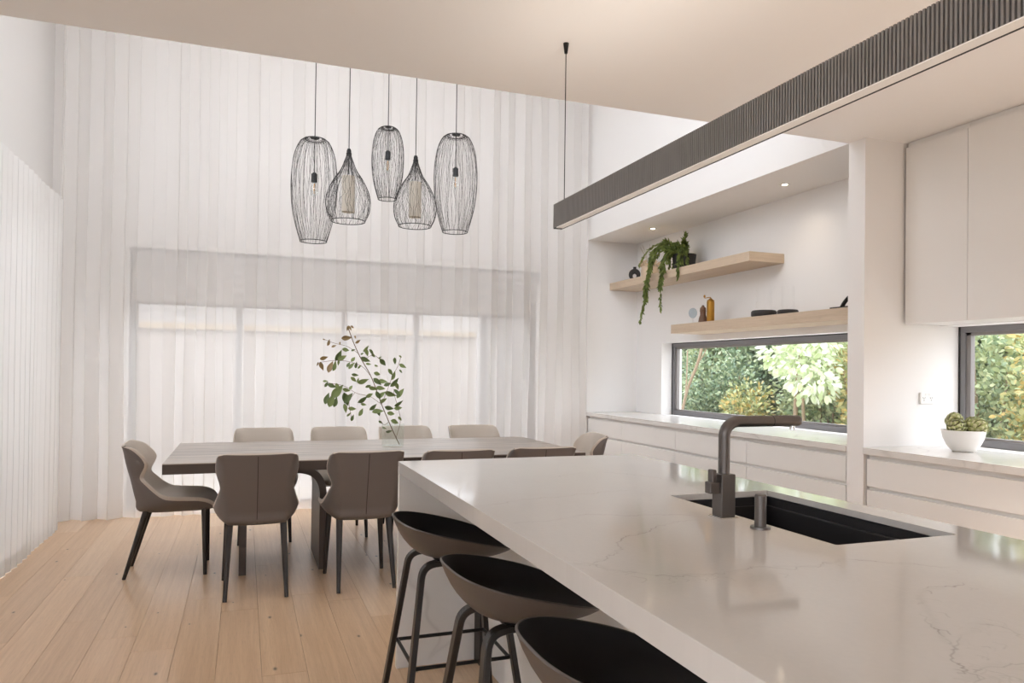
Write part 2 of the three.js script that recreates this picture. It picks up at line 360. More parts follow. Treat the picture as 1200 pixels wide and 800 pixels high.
{ const w = structGroup('window_5', 'skylight over the dining space');
  obj('frame', [bb(SKY[0], SKY[1], HV + 0.2, HV + 0.25, SKY[2], SKY[2] + 0.05), bb(SKY[0], SKY[1], HV + 0.2, HV + 0.25, SKY[3] - 0.05, SKY[3]), bb(SKY[0], SKY[0] + 0.05, HV + 0.2, HV + 0.25, SKY[2] + 0.05, SKY[3] - 0.05), bb(SKY[1] - 0.05, SKY[1], HV + 0.2, HV + 0.25, SKY[2] + 0.05, SKY[3] - 0.05)], M.plastic, w);
  obj('pane', new THREE.PlaneGeometry(SKY[1] - SKY[0] - 0.1, SKY[3] - SKY[2] - 0.1).rotateX(Math.PI / 2).translate((SKY[0] + SKY[1]) / 2, HV + 0.22, (SKY[2] + SKY[3]) / 2), M.glass, w); }
function highWindow(name, label, x0, x1, y0, y1, z) {
  const w = structGroup(name, label);
  obj('frame', [bb(x0, x1, y0, y0 + 0.05, z - 0.03, z + 0.03), bb(x0, x1, y1 - 0.05, y1, z - 0.03, z + 0.03), bb(x0, x0 + 0.05, y0 + 0.05, y1 - 0.05, z - 0.03, z + 0.03), bb(x1 - 0.05, x1, y0 + 0.05, y1 - 0.05, z - 0.03, z + 0.03)], M.plastic, w);
  obj('pane', new THREE.PlaneGeometry(x1 - x0 - 0.1, y1 - y0 - 0.1).translate((x0 + x1) / 2, (y0 + y1) / 2, z), M.glass, w);
}
highWindow('window_6', 'clerestory window over the kitchen roof', ...CL, ZV + 0.12);
{ const w = structGroup('window_7', 'high side window over the short sheer curtain'), x = XL - 0.12;
  obj('frame', [bb(x - 0.03, x + 0.03, 3.0, 3.05, -5.6, -3.75), bb(x - 0.03, x + 0.03, 4.95, 5.0, -5.6, -3.75), bb(x - 0.03, x + 0.03, 3.05, 4.95, -5.6, -5.55), bb(x - 0.03, x + 0.03, 3.05, 4.95, -3.8, -3.75)], M.plastic, w);
  obj('pane', new THREE.PlaneGeometry(1.75, 1.9).rotateY(Math.PI / 2).translate(x, 4.0, -4.675), M.glass, w); }
{ // pale roller blind drawn a quarter down in front of the door glass
  const t = thing('roller_blind', 'grey roller blind drawn partly down over the dining doors', 'blind', [1.02, 2.4, ZB - 0.04]);
  obj('roller', new THREE.CylinderGeometry(0.025, 0.025, 4.0, 16).rotateZ(Math.PI / 2), M.doorFrame, t);
  obj('fabric', bb(-1.99, 1.99, -0.47, 0.0, 0.0235, 0.0245), M.blind, t);
  obj('bottom_rail', bb(-1.99, 1.99, -0.49, -0.47, 0.018, 0.03), M.doorFrame, t);
}

// ---------------------------------------------------------------- sheer curtains
{
  const X0 = -1.5, X1 = 3.47, TOP = 5.14, nu = 760, nv = 16;
  const fold = (s) => { // s in 0..1 along the track -> phase
    const x = s * (X1 - X0);
    return x / 0.19 * Math.PI * 2 + 4.4 * n2(x * 1.1, 0.5, 4.1) + 1.5 * n2(x * 3.7, 0.5, 8.1);
  };
  const P = (s, y) => {
    const x = X0 + s * (X1 - X0), ph = fold(s), k = 1 - y / TOP;
    const amp = (0.012 + 0.034 * clamp(0.5 + 1.3 * n2(x * 2.6, 1.5, 6.2), 0, 1)) * (0.75 + 0.4 * k), drift = 0.035 * k * n2(x * 1.7, y * 0.4, 3.7);
    return V3(x + 0.022 * Math.sin(2 * ph + 0.5) + drift, y, -7.22 + amp * Math.sin(ph) + 0.35 * amp * Math.sin(0.5 * ph + 1.3) + 0.02 * k * n2(x * 3.1, y * 0.7, 9.2));
  };
  const mk = (y0, y1, nv2, dz = 0) => { const g = grid((u, v) => { const p = P(u, lerp(y0, y1, v)); p.z += dz; return p; }, nu, nv2); const uv = g.attributes.uv; for (let i = 0; i < uv.count; i++) uv.setXY(i, uv.getX(i) * 6.5, lerp(y0, y1, uv.getY(i))); return g; };
  const t = thing('sheer_curtain', 'floor to ceiling white sheer curtain across the glazed doors', 'curtain');
  obj('drape', mk(0.004, TOP, nv), M.sheer, t);
  obj('hem', mk(0.005, 0.075, 2, 0.0015), M.sheer, t).userData.label = 'denser bottom hem';
  obj('track', bb(X0 - 0.05, X1 + 0.05, TOP, HV, -7.26, -7.18), M.plastic, t);

  const Z0 = -6.86, Z1 = -0.6, TL = 2.68, mu = 900;
  const Q = (s, y) => {
    const z = Z0 + s * (Z1 - Z0), l = s * (Z1 - Z0), ph = l / 0.115 * Math.PI * 2 + 3.2 * n2(l * 1.3, 0.5, 14.1), k = 1 - y / TL;
    return V3(-1.4 + (0.009 + 0.009 * n2(l * 3.3, 0.5, 21.1)) * Math.sin(ph) * (0.9 + 0.4 * k) + 0.014 * n2(l * 4.1, 0.5, 31.1) + 0.012 * k * n2(l * 2.1, y, 2.2), y, z + 0.014 * Math.sin(2 * ph) + 0.015 * k * n2(l * 2.7, 0.5, 6.6));
  };
  const mk2 = (y0, y1, nv2, dx = 0) => { const g = grid((u, v) => { const p = Q(u, lerp(y0, y1, v)); p.x += dx; return p; }, mu, nv2); const uv = g.attributes.uv; for (let i = 0; i < uv.count; i++) uv.setXY(i, uv.getX(i) * 8.5, lerp(y0, y1, uv.getY(i))); return g; };
  const t2 = thing('sheer_curtain', 'shorter white pleated sheer curtain along the side wall', 'curtain');
  obj('drape', mk2(0.003, TL, 8), M.sheerSide, t2);
  obj('hem', mk2(0.004, 0.1, 2, 0.0015), M.sheerSide, t2).userData.label = 'denser bottom hem';
  obj('track', bb(-1.47, -1.44, TL - 0.04, TL - 0.012, Z0 + 0.01, Z1), M.plastic, t2);
  for (const z of [-6.4, -4.6, -2.8, -1.0]) obj('track_bracket', bb(XL, -1.47, TL - 0.035, TL - 0.02, z - 0.02, z + 0.02), M.plastic, t2);
}

// ---------------------------------------------------------------- cabinets, worktops, shelves
function baseUnit(z0, z1, label, gapEnd) {
  const t = thing('base_cabinet', label, 'cabinet', [3.56, 0, (z0 + z1) / 2], 0, 'drawer cabinets along the window wall'), h = (z1 - z0) / 2;
  obj('body', bb(0.022, 0.6, 0.1, 0.855, -h + 0.001, h - 0.001), M.cabinet, t);
  obj('kickboard', bb(0.06, 0.6, 0, 0.1, -h + 0.001, h - 0.001), M.cabinet, t);
  obj('drawer', bb(0, 0.02, 0.664, 0.828, -h + 0.002, h - 0.002, 0.0015), M.cabinet, t);
  obj('drawer', bb(0, 0.02, 0.105, 0.642, -h + 0.002, h - 0.002, 0.0015), M.cabinet, t);
  return t;
}
const zj = [-7.30, -6.53, -5.562, -4.588, -3.615];
['white two drawer base cabinet against the recess end wall', 'white two drawer base cabinet second from the recess end wall', 'white two drawer base cabinet third from the recess end wall', 'white two drawer base cabinet in the recess next to the nib wall'].forEach((l, i) => baseUnit(zj[i], zj[i + 1], l));
baseUnit(-3.455, -2.1, 'wide off white two drawer base cabinet below the overhead cabinets');
baseUnit(-2.1, -0.8, 'off white two drawer base cabinet furthest along the kitchen wall from the nib');
const wt = (z0, z1, label) => tag(obj('worktop', metreUV(bb(3.54, XR - 0.002, 0.857, 0.897, z0, z1, 0.002), 'z'), M.quartz), label, 'worktop');
wt(-7.318, -3.602, 'white quartz worktop in the shelf recess under the window');
wt(-3.468, -0.8, 'white quartz worktop under the overhead cabinets');
function overhead(z0, z1, label) {
  const t = thing('overhead_cabinet', label, 'cabinet', [3.86, 1.655, (z0 + z1) / 2], 0, 'overhead cabinets'), h = (z1 - z0) / 2;
  obj('body', bb(0.02, XR - 3.86 - 0.002, 0.004, HC - 1.656, -h + 0.001, h - 0.001), M.cabinet, t);
  obj('door', bb(0, 0.018, 0, 1.10, -h + 0.0015, h - 0.0015, 0.0012), M.cabinet, t);
}
overhead(-3.455, -3.035, 'narrow white overhead cabinet with flat door beside the nib wall');
overhead(-3.035, -2.3, 'wider white overhead cabinet with flat door away from the nib wall');
overhead(-2.3, -1.5, 'white overhead cabinet at the kitchen end of the run');
tag(obj('floating_shelf', metreUV(bb(3.82, XR - 0.001, 2.25, 2.328, -7.319, -4.91, 0.002), 'z', 0.3, 0.1), M.oak), 'upper pale oak floating shelf carrying the trailing plant', 'shelf');
tag(obj('floating_shelf', metreUV(bb(3.82, XR - 0.001, 1.712, 1.795, -6.06, -3.602, 0.002), 'z', 1.1, 0.4), M.oak), 'lower pale oak floating shelf above the strip window', 'shelf');
{ // power point on the nib wall
  const t = thing('power_outlet', 'white double power outlet on the nib wall', 'power outlet', [4.057, 1.195, -3.469]);
  obj('plate', new RoundedBoxGeometry(0.116, 0.075, 0.012, 3, 0.005).translate(0, 0, 0.006), M.plastic, t);
  for (const s of [-1, 1]) {
    obj('socket', [0, 1, 2].map((k) => bb(-0.0012, 0.0012, -0.005, 0.005, 0, 0.0008).rotateZ([0.6, -0.6, 0][k]).translate(s * 0.03 + [-0.007, 0.007, 0][k], [0.002, 0.002, -0.012][k], 0.0121)), M.gasket, t);
    obj('switch', bb(s * 0.016 - 0.005, s * 0.016 + 0.005, 0.018, 0.03, 0.012, 0.0145, 0.001), M.plastic, t);
  }
}
// ---------------------------------------------------------------- island bench
{
  const x0 = 0.66, x1 = 1.86, z0 = -3.29, z1 = -0.25, S = [1.356, 1.756, -2.147, -1.406];
  const t = thing('island_worktop', 'white veined quartz island top with a waterfall end', 'worktop');
  const iuv = (g) => { const p = g.attributes.position, uv = new Float32Array(p.count * 2); for (let i = 0; i < p.count; i++) { uv[2 * i] = (p.getZ(i) + 3.35) / 3.2; uv[2 * i + 1] = (p.getX(i) - 0.6) / 1.3; } g.setAttribute('uv', new THREE.BufferAttribute(uv, 2)); return g; };
  const sh = new THREE.Shape([[x0, z0], [x1, z0], [x1, z1], [x0, z1]].map(([x, z]) => new THREE.Vector2(x, -z)));
  const hole = new THREE.Path(), r = 0.008, [a, b, c, d] = [S[0], S[1], -S[3], -S[2]];
  hole.moveTo(a + r, c); hole.lineTo(b - r, c); hole.quadraticCurveTo(b, c, b, c + r); hole.lineTo(b, d - r); hole.quadraticCurveTo(b, d, b - r, d); hole.lineTo(a + r, d); hole.quadraticCurveTo(a, d, a, d - r); hole.lineTo(a, c + r); hole.quadraticCurveTo(a, c, a + r, c);
  sh.holes.push(hole);
  const top = new THREE.ExtrudeGeometry(sh, { depth: 0.019, bevelEnabled: true, bevelThickness: 0.001, bevelSize: 0.001, bevelOffset: -0.001, bevelSegments: 1 }).rotateX(-Math.PI / 2).translate(0, 0.9, 0);
  obj('slab', [iuv(top), iuv(bb(x0, x0 + 0.03, 0.868, 0.9, z0, z1)), iuv(bb(x1 - 0.03, x1, 0.868, 0.9, z0, z1)), iuv(bb(x0 + 0.03, x1 - 0.03, 0.868, 0.9, z1 - 0.03, z1))], M.island, t);
  obj('waterfall_panel', metreUV(bb(x0, x1, 0, 0.9, z0, z0 + 0.03, 0.001), 'x', 0.35, 0.75), M.quartz, t);
  const c2 = thing('island_cabinet', 'plain island cabinet with a dark end post under the quartz top', 'cabinet');
  obj('back_panel', bb(1.045, 1.065, 0.0, 0.866, z0 + 0.032, z1 - 0.02), M.cabinet, c2);
  obj('end_post', bb(1.02, 1.045, 0.0, 0.866, z0 + 0.032, z0 + 0.115), M.darkPost, c2).userData.label = 'dark end post';
  obj('front_panel', bb(1.80, 1.82, 0.1, 0.866, z0 + 0.032, z1 - 0.02), M.cabinet, c2);
  obj('end_panel', bb(1.065, 1.80, 0.0, 0.866, z1 - 0.04, z1 - 0.02), M.cabinet, c2);
  obj('base', bb(1.065, 1.78, 0.0, 0.1, z0 + 0.032, z1 - 0.04), M.cabinet, c2);
  // sink
  const k = thing('kitchen_sink', 'black rectangular undermount sink in the island top', 'sink', [(S[0] + S[1]) / 2, 0.899, (S[2] + S[3]) / 2]);
  const hx = (S[1] - S[0]) / 2, hz = (S[3] - S[2]) / 2, D = -0.22, w = 0.012;
  obj('basin', [bb(-hx - w, hx + w, D - w, D, -hz - w, hz + w), bb(-hx - w, -hx, D, -0.002, -hz - w, hz + w), bb(hx, hx + w, D, -0.002, -hz - w, hz + w), bb(-hx, hx, D, -0.002, -hz - w, -hz), bb(-hx, hx, D, -0.002, hz, hz + w)], M.sink, k);
  obj('ledge', [bb(hx - 0.016, hx, D, -0.03, -hz, hz, 0.003), bb(-hx, -hx + 0.016, D, -0.03, -hz, hz, 0.003), bb(-hx + 0.016, hx - 0.016, D, -0.03, -hz, -hz + 0.01, 0.003)], M.sink, k);
  obj('drain', lathe([[0, 0], [0.03, 0.001], [0.045, 0.004], [0.045, 0]], 24).translate(0.05, D, -hz + 0.12), M.chrome, k);
  // tap
  const f = thing('kitchen_tap', 'gunmetal mixer tap with square body and right angle spout', 'tap', [1.302, 0.92, -1.778]);
  obj('base_plate', bb(-0.031, 0.031, 0, 0.004, -0.031, 0.031, 0.001), M.chrome, f);
  obj('body', bb(-0.0235, 0.0235, 0.004, 0.125, -0.0235, 0.0235, 0.003), M.tap, f);
  const sp = [V3(0, 0.125, 0), V3(0, 0.235, 0)];
  for (let i = 0; i <= 10; i++) { const q = i / 10 * Math.PI / 2; sp.push(V3(0.048 - 0.048 * Math.cos(q), 0.232 + 0.042 * Math.sin(q), 0)); }
  sp.push(V3(0.14, 0.274, 0), V3(0.258, 0.274, 0));
  const path = new THREE.CurvePath(); for (let i = 0; i + 1 < sp.length; i++) path.add(new THREE.LineCurve3(sp[i], sp[i + 1]));
  obj('spout', [new THREE.TubeGeometry(path, 90, 0.0165, 18), new THREE.SphereGeometry(0.0165, 16, 10).translate(0.258, 0.274, 0)], M.tap, f);
  obj('spray_joint', new THREE.CylinderGeometry(0.0168, 0.0168, 0.0025, 18).rotateZ(Math.PI / 2).translate(0.165, 0.274, 0), M.gasket, f);
  obj('aerator', new THREE.CylinderGeometry(0.0075, 0.009, 0.012, 16).translate(0.243, 0.253, 0), M.chrome, f);
  obj('handle', [bb(-0.056, -0.022, 0.07, 0.104, -0.014, 0.014, 0.004), bb(-0.048, -0.032, 0.1, 0.138, -0.012, 0.012, 0.004)], M.tap, f);
  const s = thing('air_switch', 'small gunmetal push button beside the sink', 'button', [1.302, 0.92, -1.618]);
  obj('flange', new THREE.CylinderGeometry(0.026, 0.027, 0.006, 28).translate(0, 0.003, 0), M.tap, s);
  obj('stem', [new THREE.CylinderGeometry(0.0155, 0.0155, 0.082, 24).translate(0, 0.047, 0), new THREE.CylinderGeometry(0.0135, 0.0155, 0.003, 24).translate(0, 0.0895, 0)], M.tap, s);
}
// ---------------------------------------------------------------- dining table
{
  const x0 = -0.447, x1 = 2.33, z0 = -6.11, z1 = -4.81, H = 0.755, n = 6, cx = (x0 + x1) / 2, cz = (z0 + z1) / 2;
  const t = thing('dining_table', 'long dark weathered timber dining table on arched legs', 'table', [cx, 0, cz]);
  const w = (z1 - z0) / n, hl = (x1 - x0) / 2, hw = (z1 - z0) / 2;
  for (let i = 0; i < n; i++) obj('plank', metreUV(bb(-hl, hl, H - 0.006, H, -hw + i * w + 0.0006, -hw + (i + 1) * w - 0.0006, 0.0015), 'x', rr(0, 2), rr(0, 1)), M.table, t);
  obj('apron', metreUV(bb(-hl, hl, H - 0.064, H - 0.006, -hw, hw), 'x', 0.4, 0.2), M.tableEdge, t);
  // arched legs: a bent plate, open below
  const arch = (ax0, ax1) => {
    const T = 0.045, top = H - 0.066, R = 0.2, s = new THREE.Shape();
    s.moveTo(ax0, 0); s.lineTo(ax0, top - R); s.quadraticCurveTo(ax0, top, ax0 + R, top); s.lineTo(ax1 - R, top); s.quadraticCurveTo(ax1, top, ax1, top - R); s.lineTo(ax1, 0);
    s.lineTo(ax1 - T, 0); s.lineTo(ax1 - T, top - R); s.quadraticCurveTo(ax1 - T, top - T, ax1 - R, top - T); s.lineTo(ax0 + R, top - T); s.quadraticCurveTo(ax0 + T, top - T, ax0 + T, top - R); s.lineTo(ax0 + T, 0);
    return new THREE.ExtrudeGeometry(s, { depth: 0.6, bevelEnabled: false, curveSegments: 16 }).translate(0, 0, -5.63 - cz);
  };
  obj('leg', arch(-0.012 - cx, 0.532 - cx), M.tableLeg, t);
  obj('leg', arch(1.35 - cx, 1.894 - cx), M.tableLeg, t);
}

// ---------------------------------------------------------------- dining chairs
function cat(pts, v) { // Catmull-Rom through [z, y, ...]
  const n = pts.length - 1, f = clamp(v, 0, 1) * n, i = Math.min(n - 1, Math.floor(f)), t = f - i;
  const p = (k) => pts[clamp(k, 0, n)];
  return p(0).map((_, c) => { const a = p(i - 1)[c], b = p(i)[c], d = p(i + 1)[c], e = p(i + 2)[c]; return 0.5 * (2 * b + (d - a) * t + (2 * a - 5 * b + 4 * d - e) * t * t + (3 * b - a - 3 * d + e) * t * t * t); });
}
function makeChair(label, pos, turn) {
  const t = thing('dining_chair', label, 'chair', pos, turn, 'dining chairs around the table');
  //             z      y      half width of edge
  const edge = [[-0.262, 0.836, 0.208], [-0.2, 0.81, 0.222], [-0.135, 0.73, 0.226], [-0.163, 0.645, 0.201], [-0.135, 0.60, 0.212], [-0.055, 0.532, 0.236], [0.02, 0.515, 0.243], [0.165, 0.505, 0.235], [0.235, 0.478, 0.218], [0.262, 0.44, 0.195]];
  const mid = [[-0.288, 0.842], [-0.278, 0.785], [-0.265, 0.71], [-0.25, 0.635], [-0.235, 0.58], [-0.195, 0.495], [-0.12, 0.466], [0.10, 0.468], [0.225, 0.465], [0.27, 0.438]];
  const back = [[-0.303, 0.834, 0.185], [-0.292, 0.785, 0.185], [-0.277, 0.71, 0.178], [-0.258, 0.635, 0.166], [-0.245, 0.58, 0.163], [-0.222, 0.49, 0.166], [-0.188, 0.412, 0.160], [0.08, 0.405, 0.168], [0.2, 0.412, 0.172], [0.25, 0.428, 0.172]];
  const lip = (v) => { const k = smooth((v - 0.35) / 0.25); return [lerp(-0.024, -0.004, k), lerp(-0.004, -0.024, k)]; };
  const inner = (u, v) => { const s = u * 2 - 1, e = cat(edge, v), m = cat(mid, v), k = Math.pow(Math.abs(s), 2.4), q = Math.sin(s * Math.PI / 2 * 0.86) / Math.sin(Math.PI / 2 * 0.86); return V3(e[2] * q, lerp(m[1], e[1], k), lerp(m[0], e[0], k)); };
  const rim = (s, v) => { const e = cat(edge, v), l = lip(v); return V3((e[2] + 0.003) * s, e[1] + l[1], e[0] + l[0]); };
  const outer = (u, v) => {
    const s = u * 2 - 1, a = Math.abs(s), sg = Math.sign(s), b = cat(back, v), F = 0.62;
    if (a <= F) { const k = a / F; return V3(b[2] * k * sg, b[1] + 0.004 * k * k, b[0] + 0.01 * k * k); }
    const k = (a - F) / (1 - F), e = rim(1, v), P = V3(b[2], b[1] + 0.004, b[0] + 0.01), bul = Math.sin(k * Math.PI) * 0.012;
    return V3(lerp(P.x, e.x, k) + bul, lerp(P.y, e.y, k) - bul * 0.3, lerp(P.z, e.z, k) - bul * 0.2).multiply(V3(sg, 1, 1));
  };
  const NU = 28, NV = 44;
  const sideBand = (s) => grid((u, v) => { const A = inner(s > 0 ? 1 : 0, v), B = rim(s, v); return A.lerp(B, u).add(V3(s * 0.004 * Math.sin(u * Math.PI), 0, 0)); }, 3, NV, s > 0);
  const endBand = (v, f) => grid((a, b) => { const A = inner(a, v), B = outer(a, v); return A.lerp(B, b).add(V3(0, v < 0.5 ? 0.006 * Math.sin(b * Math.PI) : 0, v > 0.5 ? 0.006 * Math.sin(b * Math.PI) : 0)); }, NU, 3, f);
  obj('seat_pad', [grid(inner, NU, NV, true), sideBand(1), sideBand(-1), endBand(0, true), endBand(1, false)], M.padLeather, t).userData.label = 'taupe inner upholstery';
  obj('outer_shell', grid(outer, NU + 8, NV, false), M.shellLeather, t).userData.label = 'dark brown outer upholstery';
  const sl = []; for (let i = 0; i <= 14; i++) { const v = 0.03 + 0.61 * i / 14, b = cat(back, v); sl.push(V3(0, b[1], b[0])); }
  obj('back_seam', tube(sl, 0.0022, 28, 5), M.seam, t);
  for (const s of [-1, 1]) {
    obj('leg', rod([s * 0.168, 0, -0.27], [s * 0.15, 0.425, -0.15], 0.0115, 0.0205, 14), M.chairLeg, t);
    obj('leg', rod([s * 0.186, 0, 0.2], [s * 0.165, 0.43, 0.19], 0.0115, 0.0205, 14), M.chairLeg, t);
  }
  return t;
}
{
  const c0 = makeChair('taupe and dark brown dining chair beside the table end, back to the side curtain', [-0.415, 0, -5.32], Math.PI / 2);
  const near = ['dining chair with its dark back to the kitchen, nearest the bare table end', 'dining chair with its dark back to the kitchen, just clear of the island corner', 'dining chair with its dark back to the kitchen, third along from the bare table end', 'dining chair with its dark back to the kitchen, nearest the drawer cabinets'];
  [[0.086, -4.755], [0.708, -4.735], [1.29, -4.68], [1.865, -4.70]].forEach(([x, z], i) => dup(c0, [x, 0, z], Math.PI + [0.0, 0.03, -0.04, -0.05][i], near[i]));
  const far = ['taupe dining chair in front of the curtain, nearest the bare table end', 'taupe dining chair in front of the curtain, beside the leafy branch', 'taupe dining chair in front of the curtain, seen through the glass vase', 'taupe dining chair in front of the curtain, nearest the recess cabinets'];
  [[0.165, -6.09], [0.755, -6.10], [1.32, -6.10], [1.95, -6.10]].forEach(([x, z], i) => dup(c0, [x, 0, z], [0.02, -0.02, 0.0, 0.03][i], far[i]));
  dup(c0, [2.40, 0, -5.33], -Math.PI / 2 - 0.15, 'taupe dining chair at the table end by the drawer cabinets');
}

// ---------------------------------------------------------------- bar stools
function makeStool(label, pos, turn) {
  const t = thing('bar_stool', label, 'stool', pos, turn, 'bar stools along the island');
  // faces +x; the shell is a shallow bowl with a low wraparound back
  const shell = (off) => (u, v) => {
    const th = u * Math.PI * 2, c = Math.cos(th), s = Math.sin(th), r = v;
    const rim = 0.655 + 0.115 * Math.pow((1 - c) / 2, 0.9);
    const ex = (c > 0 ? 0.215 : 0.225), ez = 0.25;
    const sq = Math.pow(Math.pow(Math.abs(c), 2.5) + Math.pow(Math.abs(s), 2.5), -1 / 2.5);
    const rad = r + off * 0.03 * r;
    const flare = 0.74 + 0.26 * Math.pow(r, 0.5);
    const y = 0.632 + (rim - 0.632) * Math.pow(r, 5.4) - off * lerp(0.011, 0.002, r) - 0.006 * smooth((c - 0.3) / 0.7) * r * r * r;
    return V3(c * sq * ex * rad * flare, y, s * sq * ez * rad * flare);
  };
  const NU = 72, NV = 18;
  const edgeBand = grid((u, v) => shell(0)(u, 1).lerp(shell(1)(u, 1), v).add(V3(0, 0.003 * Math.sin(v * Math.PI), 0)), NU, 3);
  obj('seat_shell', [grid(shell(1), NU, NV), edgeBand], M.stoolShell, t);
  obj('seat_lining', grid(shell(0), NU, NV, true), M.stoolPad, t).userData.label = 'black inner seat surface';
  for (const sx of [-1, 1]) for (const sz of [-1, 1]) {
    const pts = [V3(sx * 0.228, 0, sz * 0.212), V3(sx * 0.153, 0.562, sz * 0.122)];
    const a = pts[1].clone(), b = V3(sx * 0.147, 0.609, sz * 0.114), c = V3(sx * 0.098, 0.611, sz * 0.105);
    for (let i = 1; i <= 8; i++) { const k = i / 8; pts.push(a.clone().multiplyScalar((1 - k) ** 2).addScaledVector(b, 2 * k * (1 - k)).addScaledVector(c, k * k)); }
    pts.push(V3(sx * 0.004, 0.613, sz * 0.09));
    obj('leg', sweepRect(pts, V3(0, 0, 1), 0.036, 0.021, 0.3), M.stoolWood, t);
  }
  obj('seat_plate', bb(-0.09, 0.09, 0.616, 0.626, -0.11, 0.11, 0.002), M.blackMetal, t);
  const fh = 0.25, fx = 0.182, fz = 0.158;
  for (const s of [-1, 1]) { obj('foot_bar', rod([-fx, fh, s * fz], [fx, fh, s * fz], 0.007, 0.007, 10), M.blackMetal, t); obj('foot_bar', rod([s * fx, fh, -fz], [s * fx, fh, fz], 0.007, 0.007, 10), M.blackMetal, t); }
  return t;
}
{
  const s0 = makeStool('black bar stool at the waterfall end of the island', [0.778, 0, -2.78], 0.0);
  dup(s0, [0.785, 0, -2.045], 0.03, 'middle black bar stool of the three at the island');
  dup(s0, [0.785, 0, -1.40], -0.03, 'black bar stool furthest from the waterfall end of the island');
}

// ---------------------------------------------------------------- wire pendants
function cage(profile, n, wob, r = 0.0011) {
  const geos = [], P = (t) => cat(profile, t);
  for (let k = 0; k < n; k++) {
    const a0 = k / n * Math.PI * 2 + rr(-0.04, 0.04), o = rnd() * 50, pts = [];
    for (let i = 0; i <= 22; i++) { const t = i / 22, [rad, y] = P(t), a = a0 + wob * fbm(t * 3.2, o, 1.2) * Math.sin(Math.min(1, t * 4) * Math.PI / 2); pts.push(V3(Math.cos(a) * rad, y, Math.sin(a) * rad)); }
    geos.push(new THREE.TubeGeometry(new THREE.CatmullRomCurve3(pts), 26, r, 3));
  }
  return geos;
}
const ring = (R, y, r) => new THREE.TorusGeometry(R, r, 6, 40).rotateX(Math.PI / 2).translate(0, y, 0);
function pendant(kind, x, z, yTop, h, R, label, group) {
  const t = thing('pendant_lamp', label, 'pendant lamp', [x, yTop, z], rr(0, 6), group);
  const up = HV - yTop;
  if (kind === 'oval') {
    const prof = [[R * 0.30, 0], [R * 0.62, -h * 0.035], [R * 0.87, -h * 0.16], [R * 0.985, -h * 0.33], [R, -h * 0.5], [R * 0.94, -h * 0.68], [R * 0.78, -h * 0.85], [R * 0.58, -h]];
    obj('wire_cage', [...cage(prof, 84, 0.3, 0.0009), ring(R * 0.42, -h * 0.012, 0.0035), ring(R * 0.58, -h, 0.003), ring(R * 0.5, -h * 0.02, 0.0016)], M.wire, t);
    obj('cap', new THREE.CylinderGeometry(R * 0.2, R * 0.2, 0.004, 24), M.wire, t);
    const sy = -h * 0.36;
    obj('cord', new THREE.CylinderGeometry(0.0032, 0.0032, up - sy, 8).translate(0, (up + sy) / 2, 0), M.wire, t);
    obj('socket', [new THREE.CylinderGeometry(0.021, 0.021, 0.06, 16).translate(0, sy - 0.02, 0), new THREE.CylinderGeometry(0.008, 0.019, 0.012, 16).translate(0, sy + 0.015, 0)], M.blackMetal, t);
    const b = obj('bulb', lathe([[0.012, 0], [0.016, -0.015], [0.026, -0.04], [0.03, -0.065], [0.024, -0.092], [0.001, -0.105]], 20).translate(0, sy - 0.05, 0), M.vaseGlass, t);
    obj('filament', tube([[0, sy - 0.06, 0], [0.007, sy - 0.09, 0], [0.004, sy - 0.13, 0.004], [-0.004, sy - 0.13, -0.004], [-0.007, sy - 0.09, 0], [0, sy - 0.06, 0.002]], 0.0022, 20, 5), M.filament, b);
  } else {
    const prof = [[0.014, 0], [0.018, -h * 0.08], [0.032, -h * 0.16], [R * 0.36, -h * 0.28], [R * 0.66, -h * 0.42], [R * 0.93, -h * 0.6], [R, -h * 0.74], [R * 0.94, -h * 0.88], [R * 0.76, -h]];
    obj('wire_cage', [...cage(prof, 88, 0.5, 0.0009), ring(R * 0.76, -h, 0.003), ring(0.016, -h * 0.05, 0.004)], M.wire, t);
    obj('cap', lathe([[0.004, 0.01], [0.012, 0.008], [0.014, -0.03], [0.012, -0.035]], 16), M.wire, t);
    obj('cord', new THREE.CylinderGeometry(0.0032, 0.0032, up + h * 0.34, 8).translate(0, (up - h * 0.34) / 2, 0), M.wire, t);
    obj('inner_shade', new THREE.CylinderGeometry(0.045, 0.045, h * 0.5, 28, 1, true).translate(0, -h * 0.62, 0), M.shade, t).userData.label = 'beige fabric inner shade';
  }
  return t;
}
{
  const g = 'black wire pendants over the dining table', z = -5.46;
  // hung in two loose rows, as their overlaps show
  pendant('oval', 0.455, z, 2.997, 0.747, 0.162, 'large oval black wire pendant nearest the side curtain', g);
  pendant('drop', 0.660, -5.160, 2.850, 0.494, 0.153, 'teardrop black wire pendant next to the large oval one by the side curtain', g);
  pendant('oval', 1.019, -5.651, 3.207, 0.559, 0.123, 'smallest oval black wire pendant, in the middle of the five', g);
  pendant('drop', 1.154, -5.269, 2.888, 0.508, 0.156, 'teardrop black wire pendant between the smallest oval and the recess', g);
  pendant('oval', 1.51, z, 3.151, 0.752, 0.167, 'large oval black wire pendant nearest the shelf recess', g);
}
